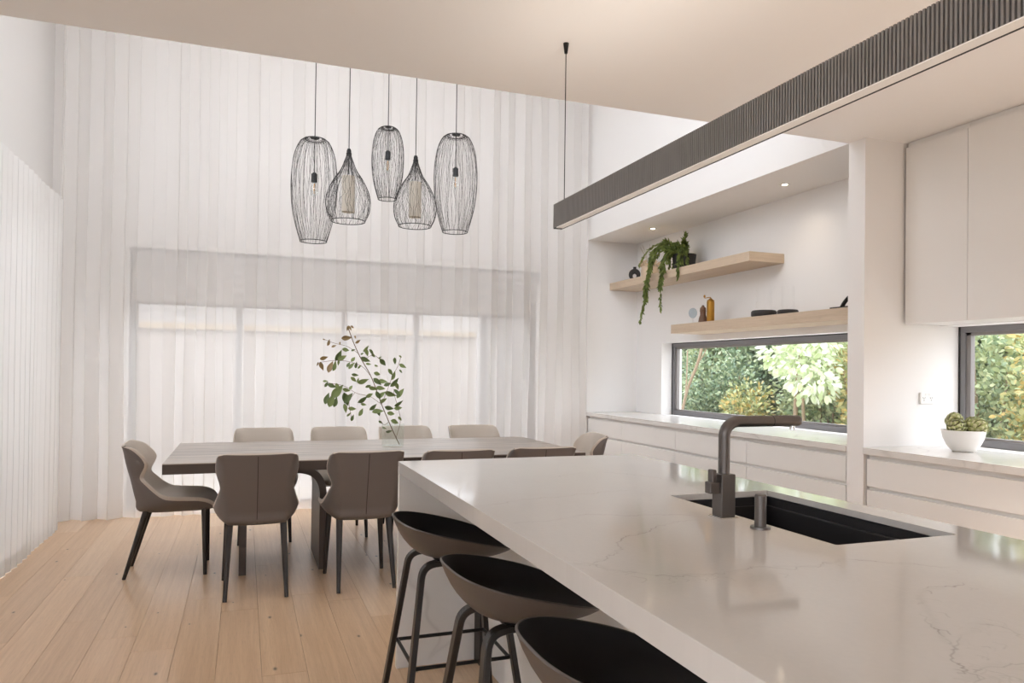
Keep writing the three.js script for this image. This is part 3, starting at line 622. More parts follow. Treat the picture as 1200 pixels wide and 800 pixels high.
// ---------------------------------------------------------------- linear light over the island
{
  const x0 = 1.300, x1 = 1.338, y0 = 1.978, y1 = 2.086, z0 = -3.04, z1 = -0.3;
  const t = thing('linear_pendant_light', 'long dark ribbed linear pendant light over the island', 'pendant light');
  obj('housing', [bb(x0 + 0.0125, x1 - 0.0125, y0, y1, z0, z1)], M.finMetal, t);
  obj('edge_trim', [bb(x1 - 0.005, x1, y0 - 0.004, y0 + 0.0, z0, z1), bb(x0, x1 - 0.005, y0 - 0.003, y0 + 0.0, z0, z0 + 0.03)], M.trimBlack, t);
  const fin = new THREE.BoxGeometry(0.013, y1 - y0, 0.0056), n = Math.floor((z1 - z0) / 0.0104);
  for (let i = 0; i < n; i++) { const f = obj('fin', fin, M.finMetal, t); f.position.set(x0 + 0.0065, (y0 + y1) / 2, z0 + 0.004 + i * 0.0104); }
  const far = []; for (let i = 0; i < n; i++) far.push(fin.clone().translate(x1 - 0.0065, (y0 + y1) / 2, z0 + 0.004 + i * 0.0104));
  obj('far_fins', far, M.finMetal, t);
  obj('end_cap', bb(x0, x1, y0, y1, z0 - 0.004, z0, 0.001), M.finMetal, t);
  const emi = new THREE.MeshStandardMaterial({ color: 0xe6e1da, roughness: 0.6, emissive: new THREE.Color(1.0, 0.95, 0.9), emissiveIntensity: 0.16 });
  obj('light_diffuser', bb(x0 + 0.001, x1 - 0.005, y0 - 0.003, y0, z0 + 0.03, z1), emi, t);
  obj('up_light_diffuser', bb(x0 + 0.009, x1 - 0.009, y1, y1 + 0.002, z0 + 0.02, z1 - 0.02), emi, t);
  obj('suspension_wire', rod([1.321, y1, -2.972], [1.321, HC - 0.04, -2.972], 0.0022, 0.0022, 8), M.blackMetal, t);
  obj('ceiling_cap', new THREE.CylinderGeometry(0.013, 0.007, 0.045, 18).translate(1.321, HC - 0.0225, -2.972), M.blackMetal, t);
  obj('suspension_wire', rod([1.321, y1, -0.6], [1.321, HC - 0.04, -0.6], 0.0022, 0.0022, 8), M.blackMetal, t);
  obj('ceiling_cap', new THREE.CylinderGeometry(0.013, 0.007, 0.045, 18).translate(1.321, HC - 0.0225, -0.6), M.blackMetal, t);
  const l = new THREE.RectAreaLight(new THREE.Color(1.0, 0.95, 0.89), 1.2, 0.024, z1 - z0 - 0.03);
  l.position.set((x0 + x1) / 2, y0 - 0.006, (z0 + z1) / 2 + 0.015); l.rotation.x = -Math.PI / 2; scene.add(l);
  const u = new THREE.RectAreaLight(new THREE.Color(1.0, 0.95, 0.89), 34, 0.02, z1 - z0 - 0.04);
  u.position.set((x0 + x1) / 2, y1 + 0.004, (z0 + z1) / 2); u.rotation.x = Math.PI / 2; scene.add(u);
}
// recessed downlights in the recess soffit
function downlight(x, z, label, group = 'downlights in the recess soffit', color = [1.0, 0.84, 0.64], power = 0.35, angle = 1.2) {
  const t = thing('downlight', label, 'downlight', [x, HC, z], 0, group);
  obj('trim_ring', lathe([[0.02, -0.001], [0.036, -0.003], [0.04, 0], [0.02, 0]], 28), M.plastic, t);
  obj('lamp', new THREE.CylinderGeometry(0.02, 0.02, 0.002, 24).translate(0, -0.0012, 0), new THREE.MeshStandardMaterial({ color: 0xffffff, emissive: new THREE.Color(1.0, 0.82, 0.6), emissiveIntensity: 14 }), t);
  const s = new THREE.SpotLight(new THREE.Color(...color), power, 0, angle, 0.9, 2);
  s.position.set(x, HC - 0.012, z); s.target.position.set(x, 0, z); s.castShadow = true; s.shadow.radius = 1.3;
  scene.add(s, s.target);
}
downlight(3.855, -6.468, 'lit recessed downlight above the trailing plant end of the recess');
downlight(3.873, -4.563, 'lit recessed downlight at the nib wall end of the recess');
for (const [z, l] of [[-1.7, 'lit recessed downlight over the kitchen aisle beside the overhead cabinets'], [-0.6, 'lit recessed downlight over the middle of the kitchen aisle'], [0.5, 'lit recessed downlight over the kitchen aisle furthest from the recess']])
  downlight(3.2, z, l, 'downlights over the kitchen aisle', [1.0, 0.96, 0.91], 20, 0.55);

// ---------------------------------------------------------------- vase and branch
const LEAVES = [[0.702,1.564,10,0.062],[0.726,1.634,-60,0.037],[0.744,1.644,-20,0.028],[0.707,1.630,-100,0.031],[0.766,1.569,-70,0.022],[0.785,1.538,35,0.037],[0.534,1.542,-40,0.017],[0.574,1.523,60,0.044],[0.605,1.496,20,0.030],[0.651,1.519,-90,0.020],[0.556,1.415,20,0.050],[0.517,1.367,-90,0.028],[0.541,1.352,-70,0.056],[0.601,1.351,75,0.075],[0.641,1.356,60,0.069],[0.661,1.435,60,0.075],[0.686,1.417,30,0.062],[0.703,1.476,-5,0.050],[0.753,1.475,30,0.028],[0.664,1.379,-80,0.037],[0.723,1.371,70,0.040],[0.763,1.412,60,0.044],[0.754,1.359,50,0.053],[0.783,1.365,80,0.040],[0.810,1.350,40,0.030],[0.815,1.448,30,0.022],[0.846,1.489,50,0.050],[0.853,1.458,-70,0.050],[0.841,1.407,-20,0.062],[0.873,1.374,0,0.035],[0.896,1.465,-30,0.050],[0.903,1.434,-60,0.037],[0.930,1.361,-20,0.025],[0.980,1.384,-50,0.062],[0.957,1.422,20,0.025],[1.057,1.398,-90,0.044],[1.099,1.433,-30,0.022],[1.115,1.363,-25,0.048],[1.109,1.322,-40,0.030],[0.746,1.259,-40,0.045],[0.776,1.293,-5,0.042],[0.781,1.255,70,0.030],[0.824,1.249,20,0.069],[0.555,1.223,60,0.037],[0.549,1.244,0,0.030],[0.591,1.213,-20,0.053],[0.640,1.204,-60,0.050],[0.634,1.173,50,0.100],[0.556,1.124,75,0.069],[0.587,1.111,70,0.081],[0.617,1.099,70,0.062],[0.702,1.180,-20,0.050],[0.726,1.205,60,0.037],[0.703,1.111,-70,0.087],[0.691,1.049,-80,0.056],[0.715,1.124,50,0.075],[0.741,1.048,-5,0.048],[0.713,1.007,20,0.037],[0.735,0.986,70,0.040],[0.797,1.026,55,0.053],[0.820,1.117,40,0.069],[0.876,1.142,30,0.050],[0.827,1.077,-10,0.035],[0.894,1.060,45,0.056],[0.941,1.028,15,0.075],[0.954,1.003,-80,0.044],[0.982,1.102,30,0.050],[0.964,1.146,40,0.056],[0.933,1.142,-60,0.056],[0.900,1.193,-20,0.062],[0.869,1.209,20,0.037],[0.957,1.196,-10,0.056],[0.937,1.301,-15,0.050],[0.931,1.244,-40,0.062],[0.976,1.244,0,0.062],[1.008,1.225,20,0.050],[1.032,1.315,-50,0.050],[1.058,1.290,60,0.062],[1.065,1.238,40,0.075],[1.054,1.155,-10,0.075],[1.092,1.155,-50,0.062],[1.098,1.207,-70,0.050],[1.131,1.155,60,0.075],[1.100,1.085,40,0.062],[1.102,1.044,5,0.056],[1.036,1.041,-20,0.062],[1.037,1.009,-5,0.056],[1.083,0.944,-10,0.062],[0.974,0.939,-30,0.030],[0.993,0.901,-20,0.030],[1.035,0.862,-15,0.048],[1.108,0.963,-60,0.037]];
const STEMS = [[[1.105,0.759],[1.051,0.881],[0.966,1.073],[0.880,1.288],[0.803,1.419],[0.752,1.525],[0.711,1.630]],[[0.966,1.073],[0.883,1.130],[0.770,1.161],[0.683,1.211],[0.561,1.235]],[[0.880,1.288],[0.829,1.350],[0.742,1.387],[0.643,1.397],[0.534,1.383]],[[0.790,1.450],[0.703,1.499],[0.605,1.521],[0.538,1.544]],[[0.966,1.073],[1.008,1.187],[1.045,1.289],[1.083,1.367],[1.101,1.431]],[[1.078,0.817],[1.115,0.957],[1.094,1.072],[1.073,1.175],[1.125,1.162]],[[0.770,1.161],[0.721,1.099],[0.729,0.986]],[[0.828,1.401],[0.903,1.440],[0.980,1.391]],[[1.025,0.945],[0.993,0.920],[0.974,0.946]],[[0.683,1.211],[0.610,1.161],[0.563,1.111]]];
{
  const vx = 1.058, vz = -5.49, H = 0.756;
  const v = thing('glass_vase', 'clear glass cylinder vase on the dining table', 'vase', [vx, H, vz]);
  obj('wall', lathe([[0, 0.007], [0.076, 0.007], [0.08, 0.014], [0.082, 0.17], [0.0845, 0.17], [0.0825, 0.005], [0.076, 0], [0, 0]], 44), M.vaseGlass, v);
  obj('rim', new THREE.TorusGeometry(0.084, 0.0016, 6, 44).rotateX(Math.PI / 2).translate(0, 0.17, 0), M.vaseGlass, v);
  const t = thing('leafy_branch', 'tall leafy green branch standing in the glass vase', 'branch', [0, 0, 0]);
  const off = (i, k) => (i === 0 ? 0 : Math.sin(i * 2.3) * 0.13 * k);
  STEMS.forEach((s, i) => obj(i ? 'twig' : 'stem', tube(s.map(([x, y], j) => V3(x, i === 0 && j === 0 ? 0.772 : y, -5.47 + (i === 0 ? (j / s.length) * 0.03 : off(i, j / (s.length - 1))))), i ? 0.0016 : 0.0034, 30, 6), M.twig, t));
  const lg = grid((u, q) => { const w = 0.2 * Math.pow(Math.sin(Math.PI * Math.pow(q, 0.75)), 1.1) + 0.002, s = u * 2 - 1; return V3(q, w * s, 0.10 * Math.abs(s) * w * 3 - 0.14 * q * q); }, 4, 8);
  LEAVES.forEach(([x, y, a, l], i) => {
    let best = 9, zz = -5.47;
    STEMS.forEach((s, si) => s.forEach(([sx, sy], j) => { const d = Math.hypot(sx - x, sy - y); if (d < best) { best = d; zz = -5.47 + off(si, j / (s.length - 1)); } }));
    const m = obj('leaf', lg, y > 1.28 && i < 14 ? M.leafRed : (i * 7) % 5 < 2 ? M.leafDark : M.leaf, t);
    const L = l * 1.28, ar = a * Math.PI / 180;
    m.scale.set(L, L * 1.15, L);
    m.rotation.set(0, 0, ar); m.rotateX(rr(-0.7, 0.7)); m.rotateY(rr(-0.4, 0.4));
    m.position.set(x - Math.cos(ar) * L / 2, y - Math.sin(ar) * L / 2, zz + rr(-0.03, 0.03));
  });
}

// ---------------------------------------------------------------- things on the shelves
const Y1 = 2.329, Y2 = 1.796;
{
  const t = thing('ring_vase', 'small black ceramic vase with a hole through its body', 'vase', [3.93, Y1, -6.96], -0.5);
  const s = new THREE.Shape(); s.absellipse(0, 0.06, 0.062, 0.062, 0, Math.PI * 2); const h = new THREE.Path(); h.absellipse(0, 0.045, 0.02, 0.026, 0, Math.PI * 2, true); s.holes.push(h);
  obj('body', new THREE.ExtrudeGeometry(s, { depth: 0.03, bevelEnabled: true, bevelThickness: 0.016, bevelSize: 0.012, bevelOffset: -0.012, bevelSegments: 5, curveSegments: 32 }).translate(0, 0.0, -0.015), M.blackClay, t);
  obj('neck', lathe([[0.019, 0.11], [0.016, 0.13], [0.019, 0.142], [0.014, 0.142], [0.012, 0.12]], 24), M.blackClay, t);
}
{
  const t = thing('dried_flower_pot', 'pale beige pot with a cloud of dried flowers', 'vase', [4.02, Y1, -6.80]);
  obj('pot', lathe([[0, 0], [0.07, 0], [0.088, 0.02], [0.092, 0.08], [0.086, 0.13], [0.08, 0.13], [0.084, 0.08], [0.0, 0.03]], 32), std(0xd8c4ae, 0.7), t);
  const g = []; for (let i = 0; i < 130; i++) { const a = rnd() * 6.28, r = Math.sqrt(rnd()) * 0.12, x = Math.cos(a) * r, z = Math.sin(a) * r, y = 0.15 + rr(0, 0.05) - r * r * 1.5; g.push(new THREE.IcosahedronGeometry(rr(0.006, 0.012), 0).translate(x, y, z)); if (i % 4 === 0) g.push(rod([x * 0.3, 0.1, z * 0.3], [x, y, z], 0.001, 0.001, 4)); }
  const f = obj('dried_flowers', g, std(0xe3cdb2, 0.9), t); f.userData.kind = 'stuff';
  const w = []; for (let i = 0; i < 7; i++) { const a = rnd() * 6.28; w.push(tube([[0, 0.12, 0], [Math.cos(a) * 0.05, 0.24, Math.sin(a) * 0.05], [Math.cos(a) * 0.1, rr(0.3, 0.36), Math.sin(a) * 0.1]], 0.0012, 10, 4)); }
  obj('dry_stalk', w, std(0xb9a88f, 0.8), t);
}
{
  const t = thing('trailing_plant', 'green trailing plant in a black pot spilling over the upper shelf', 'plant', [3.98, Y1, -6.09]);
  obj('pot', lathe([[0, 0], [0.085, 0], [0.1, 0.01], [0.115, 0.15], [0.11, 0.15], [0.1, 0.13], [0, 0.13]], 36), M.blackClay, t);
  const stems = [], leaves = [], lg = grid((u, q) => { const w = 0.2 * Math.sin(Math.PI * Math.pow(q, 0.75)) + 0.01, s = u * 2 - 1; return V3(w * s, q, 0.12 * q * q); }, 2, 4);
  const strand = (pts, rad, dens) => {
    const cv = new THREE.CatmullRomCurve3(pts.map((p) => V3(...p))), n = Math.ceil(cv.getLength() / dens);
    stems.push(new THREE.TubeGeometry(cv, 16, rad, 4));
    for (let i = 1; i <= n; i++) {
      const k = i / n, p = cv.getPoint(k), T = cv.getTangent(k), d = V3(rr(-1, 1), rr(-0.6, 0.6), rr(-1, 1)).multiplyScalar(0.55).addScaledVector(T, 0.9).normalize();
      const s = rr(0.038, 0.066) * (1 - 0.3 * k), g = lg.clone().scale(s, s, s).rotateY(rnd() * 6.28);
      g.applyQuaternion(new THREE.Quaternion().setFromUnitVectors(V3(0, 1, 0), d)).translate(p.x, p.y, p.z); leaves.push(g);
    }
  };
  // long sprays towards the recess end, over the front edge
  const T = (x, y, z) => [x - 3.98, y - Y1, z + 6.09];
  strand([[-0.03, 0.13, -0.03], [-0.08, 0.28, -0.15], [-0.13, 0.28, -0.35], [-0.15, 0.2, -0.5], [-0.16, 0.12, -0.58]], 0.003, 0.009);
  for (let k = 0; k < 7; k++) { const j = () => rr(-0.03, 0.03); strand([[-0.05, 0.13, -0.05], [-0.13, 0.26 + j(), -0.14 + j()], [-0.2, 0.17 + j(), -0.24 + j()], [-0.215, 0.0, -0.29 + j()], [-0.22, -0.15 + j(), -0.33 + j()], [-0.21, rr(-0.28, -0.2), -0.36 + j()]], 0.0022, 0.008); }
  strand([[-0.05, 0.13, -0.05], [-0.16, 0.22, -0.18], [-0.21, 0.0, -0.28], [-0.22, -0.25, -0.36], [-0.21, -0.38, -0.43], [-0.2, -0.47, -0.48]], 0.002, 0.009);
  strand([[-0.05, 0.13, -0.05], [-0.15, 0.2, -0.16], [-0.22, -0.05, -0.3], [-0.215, -0.3, -0.38], [-0.21, -0.38, -0.42]], 0.002, 0.009);
  for (let k = 0; k < 6; k++) { const j = () => rr(-0.025, 0.025); strand([[-0.06, 0.13, 0], [-0.13, 0.19 + j(), -0.02 + j()], [-0.195, 0.06 + j(), -0.06 + j()], [-0.2, -0.08 + j(), -0.09 + j()], [-0.205, rr(-0.2, -0.1), -0.1 + j()]], 0.002, 0.008); }
  strand([[-0.06, 0.13, 0], [-0.15, 0.17, -0.03], [-0.2, -0.05, -0.08], [-0.205, -0.25, -0.09], [-0.2, -0.38, -0.1]], 0.002, 0.01);
  for (let k = 0; k < 14; k++) { const a = rr(-2.6, 1.8), j = () => rr(-0.03, 0.03); strand([[0, 0.13, 0], [-Math.cos(a) * 0.07, 0.24 + j(), Math.sin(a) * 0.07], [-Math.cos(a) * 0.13, 0.2 + j(), Math.sin(a) * 0.13], [-Math.cos(a) * 0.155, rr(0.0, 0.12), Math.sin(a) * 0.155]], 0.002, 0.007); }
  for (let k = 0; k < 4; k++) { const j = () => rr(-0.02, 0.02); strand([[0, 0.13, 0.03], [-0.06, 0.26 + j(), 0.09], [-0.12, 0.16, 0.13 + j()], [-0.165, 0.02 + j(), 0.15], [-0.17, rr(-0.12, 0), 0.16]], 0.002, 0.008); }
  strand([[0, 0.13, 0], [-0.02, 0.28, 0.03], [-0.03, 0.34, 0.08]], 0.002, 0.008);
  obj('stems', stems, std(0x6c6a35, 0.7), t);
  const half = Math.floor(leaves.length * 0.55);
  for (let i = leaves.length - 1; i > 0; i--) { const k = Math.floor(rnd() * (i + 1)); [leaves[i], leaves[k]] = [leaves[k], leaves[i]]; }
  obj('foliage', leaves.slice(0, half), std(0x7c8a42, 0.6), t).userData.kind = 'stuff';
  obj('dark_foliage', leaves.slice(half), std(0x5d6c32, 0.6), t).userData.kind = 'stuff';
}
{
  const t = thing('disc_ornament', 'small grey glass disc on a slim white stand', 'ornament', [3.95, Y2, -5.89], -0.6);
  obj('disc', new THREE.CylinderGeometry(0.043, 0.043, 0.008, 32).rotateX(Math.PI / 2).scale(0.9, 1.1, 1).translate(0, 0.105, 0), std(0xb3bdc2, 0.25), t);
  obj('stand', [new THREE.CylinderGeometry(0.004, 0.004, 0.06, 10).translate(0, 0.034, 0), lathe([[0, 0.005], [0.03, 0.004], [0.032, 0], [0, 0]], 24)], M.white, t);
}
{
  const t = thing('pepper_mill', 'brown turned timber pepper mill', 'mill', [3.94, Y2, -5.715]);
  obj('body', lathe([[0, 0], [0.04, 0], [0.041, 0.01], [0.036, 0.045], [0.026, 0.075], [0.026, 0.1], [0.029, 0.108], [0.029, 0.118], [0, 0.118]], 28), M.brownWood, t);
  obj('cap', lathe([[0.026, 0.119], [0.028, 0.13], [0.022, 0.145], [0.012, 0.15], [0.012, 0.16], [0, 0.166]], 28), M.brownWood, t);
}
{
  const t = thing('brass_grinder', 'tall brass grinder with a crank handle', 'grinder', [3.95, Y2, -5.612]);
  obj('body', lathe([[0, 0], [0.034, 0], [0.034, 0.185], [0.03, 0.19], [0, 0.19]], 32), M.brass, t);
  obj('cap', lathe([[0.033, 0.191], [0.031, 0.2], [0.014, 0.212], [0.008, 0.22], [0, 0.22]], 28), M.brass, t);
  obj('crank', [tube([[0, 0.215, 0], [0, 0.226, -0.002], [-0.01, 0.227, -0.05], [-0.012, 0.227, -0.075]], 0.004, 16, 6), new THREE.SphereGeometry(0.01, 14, 10).scale(1, 1.3, 1).translate(-0.012, 0.243, -0.077)], M.brass, t);
}
function candleHolder(z, R, h, label) {
  const t = thing('hurricane_candle_holder', label, 'candle holder', [3.96, Y2, z], 0, 'candle holders on the lower shelf');
  obj('dish', lathe([[0, 0], [R * 0.9, 0], [R, h * 0.25], [R, h * 0.8], [R * 0.9, h], [R * 0.72, h], [R * 0.7, h * 0.6], [0, h * 0.6]], 36), M.blackClay, t);
  obj('glass_chimney', lathe([[R * 0.6, h * 0.62], [R * 0.6, h * 0.7 + 0.2], [R * 0.63, h * 0.7 + 0.2], [R * 0.63, h * 0.62]], 36), M.chimneyGlass, t);
}
candleHolder(-4.9, 0.1, 0.055, 'larger black dish with a clear glass chimney');
candleHolder(-4.62, 0.078, 0.04, 'smaller black dish with a clear glass chimney');
{
  const t = thing('black_sculpture', 'small black looped sculpture at the nib wall end of the lower shelf', 'ornament', [3.95, Y2, -4.02]);
  obj('base', bb(-0.045, 0.045, 0, 0.018, -0.11, 0.11, 0.003), M.blackClay, t);
  obj('loop', tube([[0, 0.018, -0.04], [0, 0.045, -0.02], [0, 0.085, 0.03], [0, 0.1, 0.08], [0, 0.06, 0.1], [0, 0.018, 0.085]], 0.014, 30, 10), M.blackClay, t);
}
// ---------------------------------------------------------------- bowl of artichokes
{
  const bx = 3.955, bz = -3.13, by = 0.898;
  const b = thing('ceramic_bowl', 'white ceramic bowl holding artichokes by the window', 'bowl', [bx, by, bz]);
  obj('body', lathe([[0, 0], [0.056, 0], [0.062, 0.005], [0.086, 0.034], [0.105, 0.075], [0.116, 0.122], [0.1135, 0.125], [0.111, 0.122], [0.1, 0.078], [0.08, 0.04], [0.054, 0.014], [0, 0.012]], 48), M.white, b);
  const bract = grid((u, q) => { const s = u * 2 - 1, w = 0.5 * Math.pow(Math.sin(Math.PI * (0.2 + 0.8 * q) * 0.98), 0.7); return V3(w * s, q, 0.18 * Math.sin(q * Math.PI * 0.9) - 0.22 * s * s * w - 0.1 * q * q); }, 4, 6);
  const green = std(0xb3b776, 0.5), pale = std(0xd3d0a0, 0.5), dark = std(0x77704a, 0.6);
  const variant = (sd) => {
    seed = sd; const a = [], c = [];
    for (let row = 0; row < 9; row++) { const n = [8, 9, 10, 10, 9, 8, 7, 5, 3][row], lat = -0.8 + row * 0.26;
      for (let k = 0; k < n; k++) { const th = (k + (row % 2) / 2) / n * Math.PI * 2 + rr(-0.05, 0.05), R = 0.042 * Math.cos(lat * 0.9), y = 0.046 * Math.sin(lat), s = rr(0.031, 0.036) * (1 - row * 0.04);
        const g = bract.clone().scale(s, s, s).rotateX(0.3 - clamp(lat * 0.66, -0.6, 1.1)).translate(0, y - 0.008, R).rotateY(th); (row % 2 ? a : c).push(g); } }
    return [merge(a), merge(c), new THREE.SphereGeometry(0.04, 20, 14).scale(1, 1.1, 1)];
  };
  const vs = [variant(11), variant(23), variant(37)];
  const put = (i, x, y, z, rx, rz, s, label) => {
    const t = thing('artichoke', label, 'artichoke', [bx + x, by + y, bz + z], 0, 'artichokes in the white bowl');
    t.rotation.set(rx, i * 1.3, rz); t.scale.setScalar(s);
    obj('bracts', vs[i % 3][0], i % 2 ? green : pale, t); obj('inner_bracts', vs[i % 3][1], i % 2 ? pale : green, t);
    obj('heart', vs[i % 3][2], dark, t);
    obj('stem', rod([0, -0.068, 0], [0, -0.04, 0], 0.011, 0.013, 10), dark, t);
  };
  put(0, -0.066, 0.148, 0.012, 0.9, 0.5, 0.98, 'green artichoke resting on the bowl rim toward the nib wall');
  put(1, 0.002, 0.176, -0.058, 0.3, 0.1, 0.92, 'green artichoke heaped highest at the back of the bowl');
  put(2, 0.03, 0.148, 0.066, 0.9, 0.3, 1.02, 'green artichoke at the front of the heap in the bowl');
  put(3, 0.095, 0.155, -0.015, 0.4, -0.7, 0.9, 'green artichoke leaning toward the window glass');
  put(4, 0.01, 0.085, 0.005, 0.6, 0.3, 0.62, 'small green artichoke tucked low between the others');
}
// ---------------------------------------------------------------- outdoors
seed = 99;
const ext = { paving: std(0xa9a39b, 0.85), render: std(0x988d84, 0.9), cap: std(0xa89478, 0.9), pale: std(0xc9c2ba, 0.9), roof: std(0xaaa6a3, 0.7), soil: std(0x8a7c66, 0.95), timber: std(0x9a8670, 0.85), grey: std(0xa9a5a2, 0.8) };
struct('ground', bb(-40, 40, -0.5, -0.25, -60, 40), ext.soil, 'ground outside');
struct('courtyard_paving', bb(XL - 6, XO - 0.01, -0.25, -0.06, -14, ZB - 0.25), ext.paving, 'pale courtyard paving');
struct('side_paving', bb(XL - 6, XL - 0.25, -0.25, -0.06, ZB - 0.25, 12), ext.paving, 'pale side paving');
struct('garden_path', bb(XO, 5.45, -0.25, 0.12, -14, 6), std(0xe6e2dc, 0.85), 'pale concrete path along the side garden');
struct('terrace_paving', bb(XL - 0.25, XO - 0.01, -0.25, -0.06, ZN + 0.2, 12), ext.paving, 'pale terrace paving');
{
  const t = thing('garden_wall', 'pale rendered courtyard wall beyond the dining doors', 'wall', [0, -0.06, -11.1]);
  obj('render', bb(-8, 5.4, 0, 1.92, -0.1, 0.1), ext.render, t); obj('capping', bb(-8, 5.4, 1.92, 2.0, -0.16, 0.16), ext.cap, t);
  const s = thing('garden_wall', 'pale rendered wall along the side paving', 'wall', [-5.2, -0.06, 0]);
  obj('render', bb(-0.1, 0.1, 0, 1.7, -10.9, 10), ext.render, s); obj('capping', bb(-0.14, 0.14, 1.7, 1.77, -10.9, 10), ext.cap, s);
  const p = thing('porch_pier', 'grey pier outside the last door panel', 'pier', [2.95, -0.06, -8.35]);
  obj('shaft', bb(-0.32, 0.32, 0, 2.9, -0.15, 0.15), ext.grey, p); obj('plinth', bb(-0.35, 0.35, 0, 0.12, -0.18, 0.18), ext.grey, p);
  const n = thing('neighbour_house', 'long pale neighbouring house close behind the courtyard wall', 'house', [-3.1, -0.25, -14.5]);
  obj('wall', bb(-5, 5, 0, 3.4, -1.5, 1.5), ext.grey, n); obj('roof', bb(-5.4, 5.4, 3.4, 3.55, -1.9, 1.9), ext.roof, n);
  obj('gutter', bb(-5.4, 5.4, 3.36, 3.46, 1.9, 2.0), ext.cap, n);
  const h = thing('neighbour_house', 'pale neighbouring house with a low gable beyond the courtyard wall', 'house', [5.2, -0.25, -19]);
  obj('wall', bb(-3.6, 3.6, 0, 2.5, -2, 2), ext.pale, h);
  const g = new THREE.Shape([[-4, 2.5], [4, 2.5], [0, 3.7]].map((p) => new THREE.Vector2(...p)));
  obj('roof', new THREE.ExtrudeGeometry(g, { depth: 4.4, bevelEnabled: false }).translate(0, 0, -2.2), ext.roof, h);
  for (const x of [-2.2, 0.2]) obj('window', bb(x, x + 1.1, 1.0, 2.0, 2.0, 2.04), ext.grey, h);
}
// foliage
const leafGeo = grid((u, q) => { const s = u * 2 - 1, w = 0.3 * Math.sin(Math.PI * (0.06 + 0.9 * q)); return V3(w * s, q, 0.15 * s * s * w + 0.16 * q * q); }, 2, 3);
const leafMat = (c) => phy(c, 0.5, { transmission: 0.22, thickness: 0 });
function foliage(parent, blobs, n, size, mat, tints, name = 'foliage', droop = 0) {
  const m = new THREE.InstancedMesh(leafGeo, mat, n), q = new THREE.Quaternion(), mt = new THREE.Matrix4(), c = new THREE.Color();
  const vol = blobs.map((b) => b[3] * b[4] * b[5]), tot = vol.reduce((a, b) => a + b, 0);
  for (let i = 0; i < n; i++) {
    let k = rnd() * tot, b = 0; while (b < blobs.length - 1 && k > vol[b]) { k -= vol[b]; b++; }
    const B = blobs[b], d = V3(rr(-1, 1), rr(-1, 1), rr(-1, 1)); if (d.lengthSq() > 1) d.normalize(); const rad = Math.pow(rnd(), 0.28); d.normalize().multiplyScalar(rad);
    const p = V3(B[0] + d.x * B[3], B[1] + d.y * B[4], B[2] + d.z * B[5]);
    const out = V3(d.x + rr(-0.8, 0.8), d.y + rr(-0.8, 0.8) - droop, d.z + rr(-0.8, 0.8)).normalize();
    q.setFromUnitVectors(V3(0, 1, 0), out).multiply(new THREE.Quaternion().setFromAxisAngle(V3(0, 1, 0), rnd() * 6.28));
    const s = size * rr(0.65, 1.25);
    mt.compose(p, q, V3(s, s, s)); m.setMatrixAt(i, mt);
    c.set(tints[Math.floor(rnd() * tints.length)]); m.setColorAt(i, c);
  }
  m.name = name; m.userData.kind = 'stuff'; m.castShadow = m.receiveShadow = true; parent.add(m);
  return m;
}
const bark = std(0x9c8871, 0.9), barkGrey = std(0x8b8178, 0.9);
function shrub(label, x, z, w, h, n, size, tints, group = 'shrubs outside the strip windows') {
  const t = thing('garden_shrub', label, 'shrub', [x, -0.25, z], rr(0, 6), group), bl = [];
  for (let k = 0; k < 9; k++) { const a = rnd() * 6.28, r = rr(0, 0.55) * w; bl.push([Math.cos(a) * r, h * rr(0.3, 0.8), Math.sin(a) * r, w * rr(0.3, 0.55), h * rr(0.18, 0.3), w * rr(0.3, 0.55)]); }
  obj('stem', [0, 1, 2].map((k) => rod([rr(-0.06, 0.06), 0, rr(-0.06, 0.06)], [rr(-0.4, 0.4) * w, h * 0.75, rr(-0.4, 0.4) * w], 0.03, 0.01, 7)), bark, t);
  foliage(t, bl, n, size, leafMat(0xf3efe2), tints);
  return t;
}
const DK = [0x87a184, 0x9bb08f, 0x74907a, 0xb0bf9f], MD = [0xb6c69c, 0xa9bb98, 0xc8d1ab, 0x93ab8c], YE = [0xc4c892, 0xb2be8e, 0xd6cf9a, 0x9fb184, 0xd9c07c], LT = [0xdfe9c4, 0xebf2da, 0xcddcaa, 0xf4f8e8];
const row = [ // x, z, w, h, kind
  [6.9, -12.0, 0.95, 2.2, DK], [6.6, -10.7, 0.9, 1.9, MD], [6.9, -9.5, 0.95, 2.1, DK], [6.5, -8.4, 0.8, 1.6, YE], [6.9, -7.4, 0.9, 2.0, MD], [6.6, -6.3, 0.9, 2.2, YE], [6.8, -5.2, 0.95, 2.4, MD], [6.6, -4.1, 0.9, 2.2, YE], [6.8, -3.0, 0.9, 2.0, DK],
  [8.9, -13.2, 1.0, 3.0, DK], [8.2, -11.3, 1.1, 3.1, MD], [8.1, -9.7, 1.1, 2.9, DK], [8.2, -8.0, 1.1, 3.1, MD], [8.1, -6.4, 1.1, 3.2, DK], [8.2, -4.8, 1.1, 3.0, YE],
  [5.95, -9.2, 0.5, 0.95, YE], [5.9, -7.9, 0.45, 0.9, MD], [6.0, -10.3, 0.5, 1.0, YE], [5.9, -6.7, 0.45, 0.85, LT]];
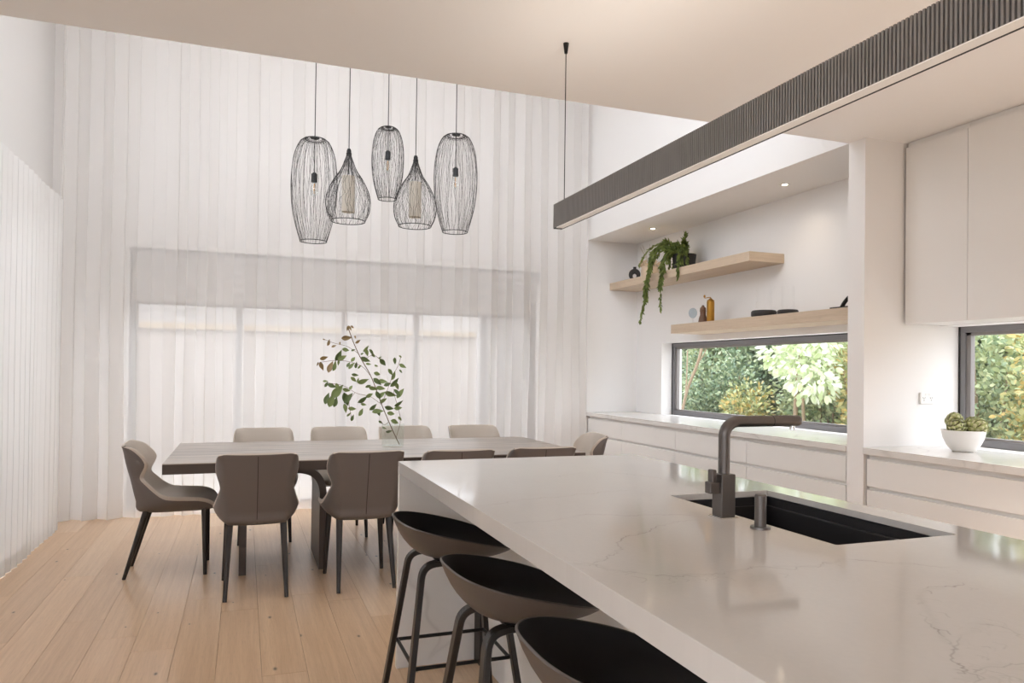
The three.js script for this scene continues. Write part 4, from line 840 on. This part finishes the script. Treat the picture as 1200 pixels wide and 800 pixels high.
row.forEach(([x, z, w, h, k]) => {
  const tone = ['dark green', 'mid green', 'yellow green', 'pale green'][[DK, MD, YE, LT].indexOf(k)];
  const [size, place] = x > 7.5 ? ['tall', 'against the boundary fence'] : h < 1.1 ? ['low', 'beside the garden path'] : ['bushy', 'in the middle row of the side garden'];
  shrub(`${size} ${tone} shrub ${place}`, x, z, w, h, Math.round(4600 * w * w * h / 1.6 + 800), x > 7.5 ? 0.1 : 0.06, k, `${size} ${tone} garden shrubs`);
});
{ // broadleaf tree with pale leaves hanging in front of the strip window
  const t = thing('broadleaf_tree', 'small tree with large pale green leaves outside the recess window', 'tree', [6.05, -0.25, -6.95]);
  obj('trunk', [tube([[0, 0, 0], [0.05, 0.7, -0.03], [0.0, 1.4, 0.05], [0.1, 2.3, 0.1]], 0.025, 20, 8), tube([[0.0, 0, 0.2], [0.02, 0.8, 0.16], [-0.05, 1.5, 0.2], [-0.1, 2.2, 0.25]], 0.018, 20, 8)], bark, t);
  foliage(t, [[0, 1.75, 0.15, 0.3, 0.22, 0.42], [-0.1, 1.62, 0.4, 0.3, 0.24, 0.32], [0.05, 1.85, -0.15, 0.3, 0.2, 0.35], [-0.15, 1.48, 0.48, 0.22, 0.2, 0.26], [0, 2.05, 0.3, 0.3, 0.25, 0.4]], 1300, 0.088, leafMat(0xffffff), LT, 'foliage', 0.7);
}
{ const t = thing('bare_sapling', 'slanting bare sapling outside the recess window', 'tree', [5.7, -0.25, -8.75]);
  obj('trunk', tube([[0, 0, 0], [0.0, 0.8, -0.04], [0.02, 1.35, 0.1], [0.06, 1.75, 0.3], [0.1, 2.2, 0.42]], 0.02, 24, 8), bark, t);
  obj('branch', [tube([[0.01, 1.3, 0.08], [0.0, 1.6, 0.12], [0.02, 1.9, 0.1]], 0.01, 12, 6), tube([[0.05, 1.7, 0.26], [0.05, 1.85, 0.45], [0.03, 2.1, 0.6]], 0.008, 12, 6)], bark, t); }
{ const t = thing('boundary_fence', 'grey timber boundary fence behind the side garden', 'fence', [9.3, -0.25, 0]);
  for (let z = -17; z < 2; z += 0.152) obj('paling', bb(0, 0.02, 0, 2.05, z, z + 0.14), ext.timber, t);
  obj('rail', [bb(0.02, 0.06, 0.4, 0.48, -17, 2), bb(0.02, 0.06, 1.6, 1.68, -17, 2)], ext.timber, t); }

renderer.render(scene, camera);
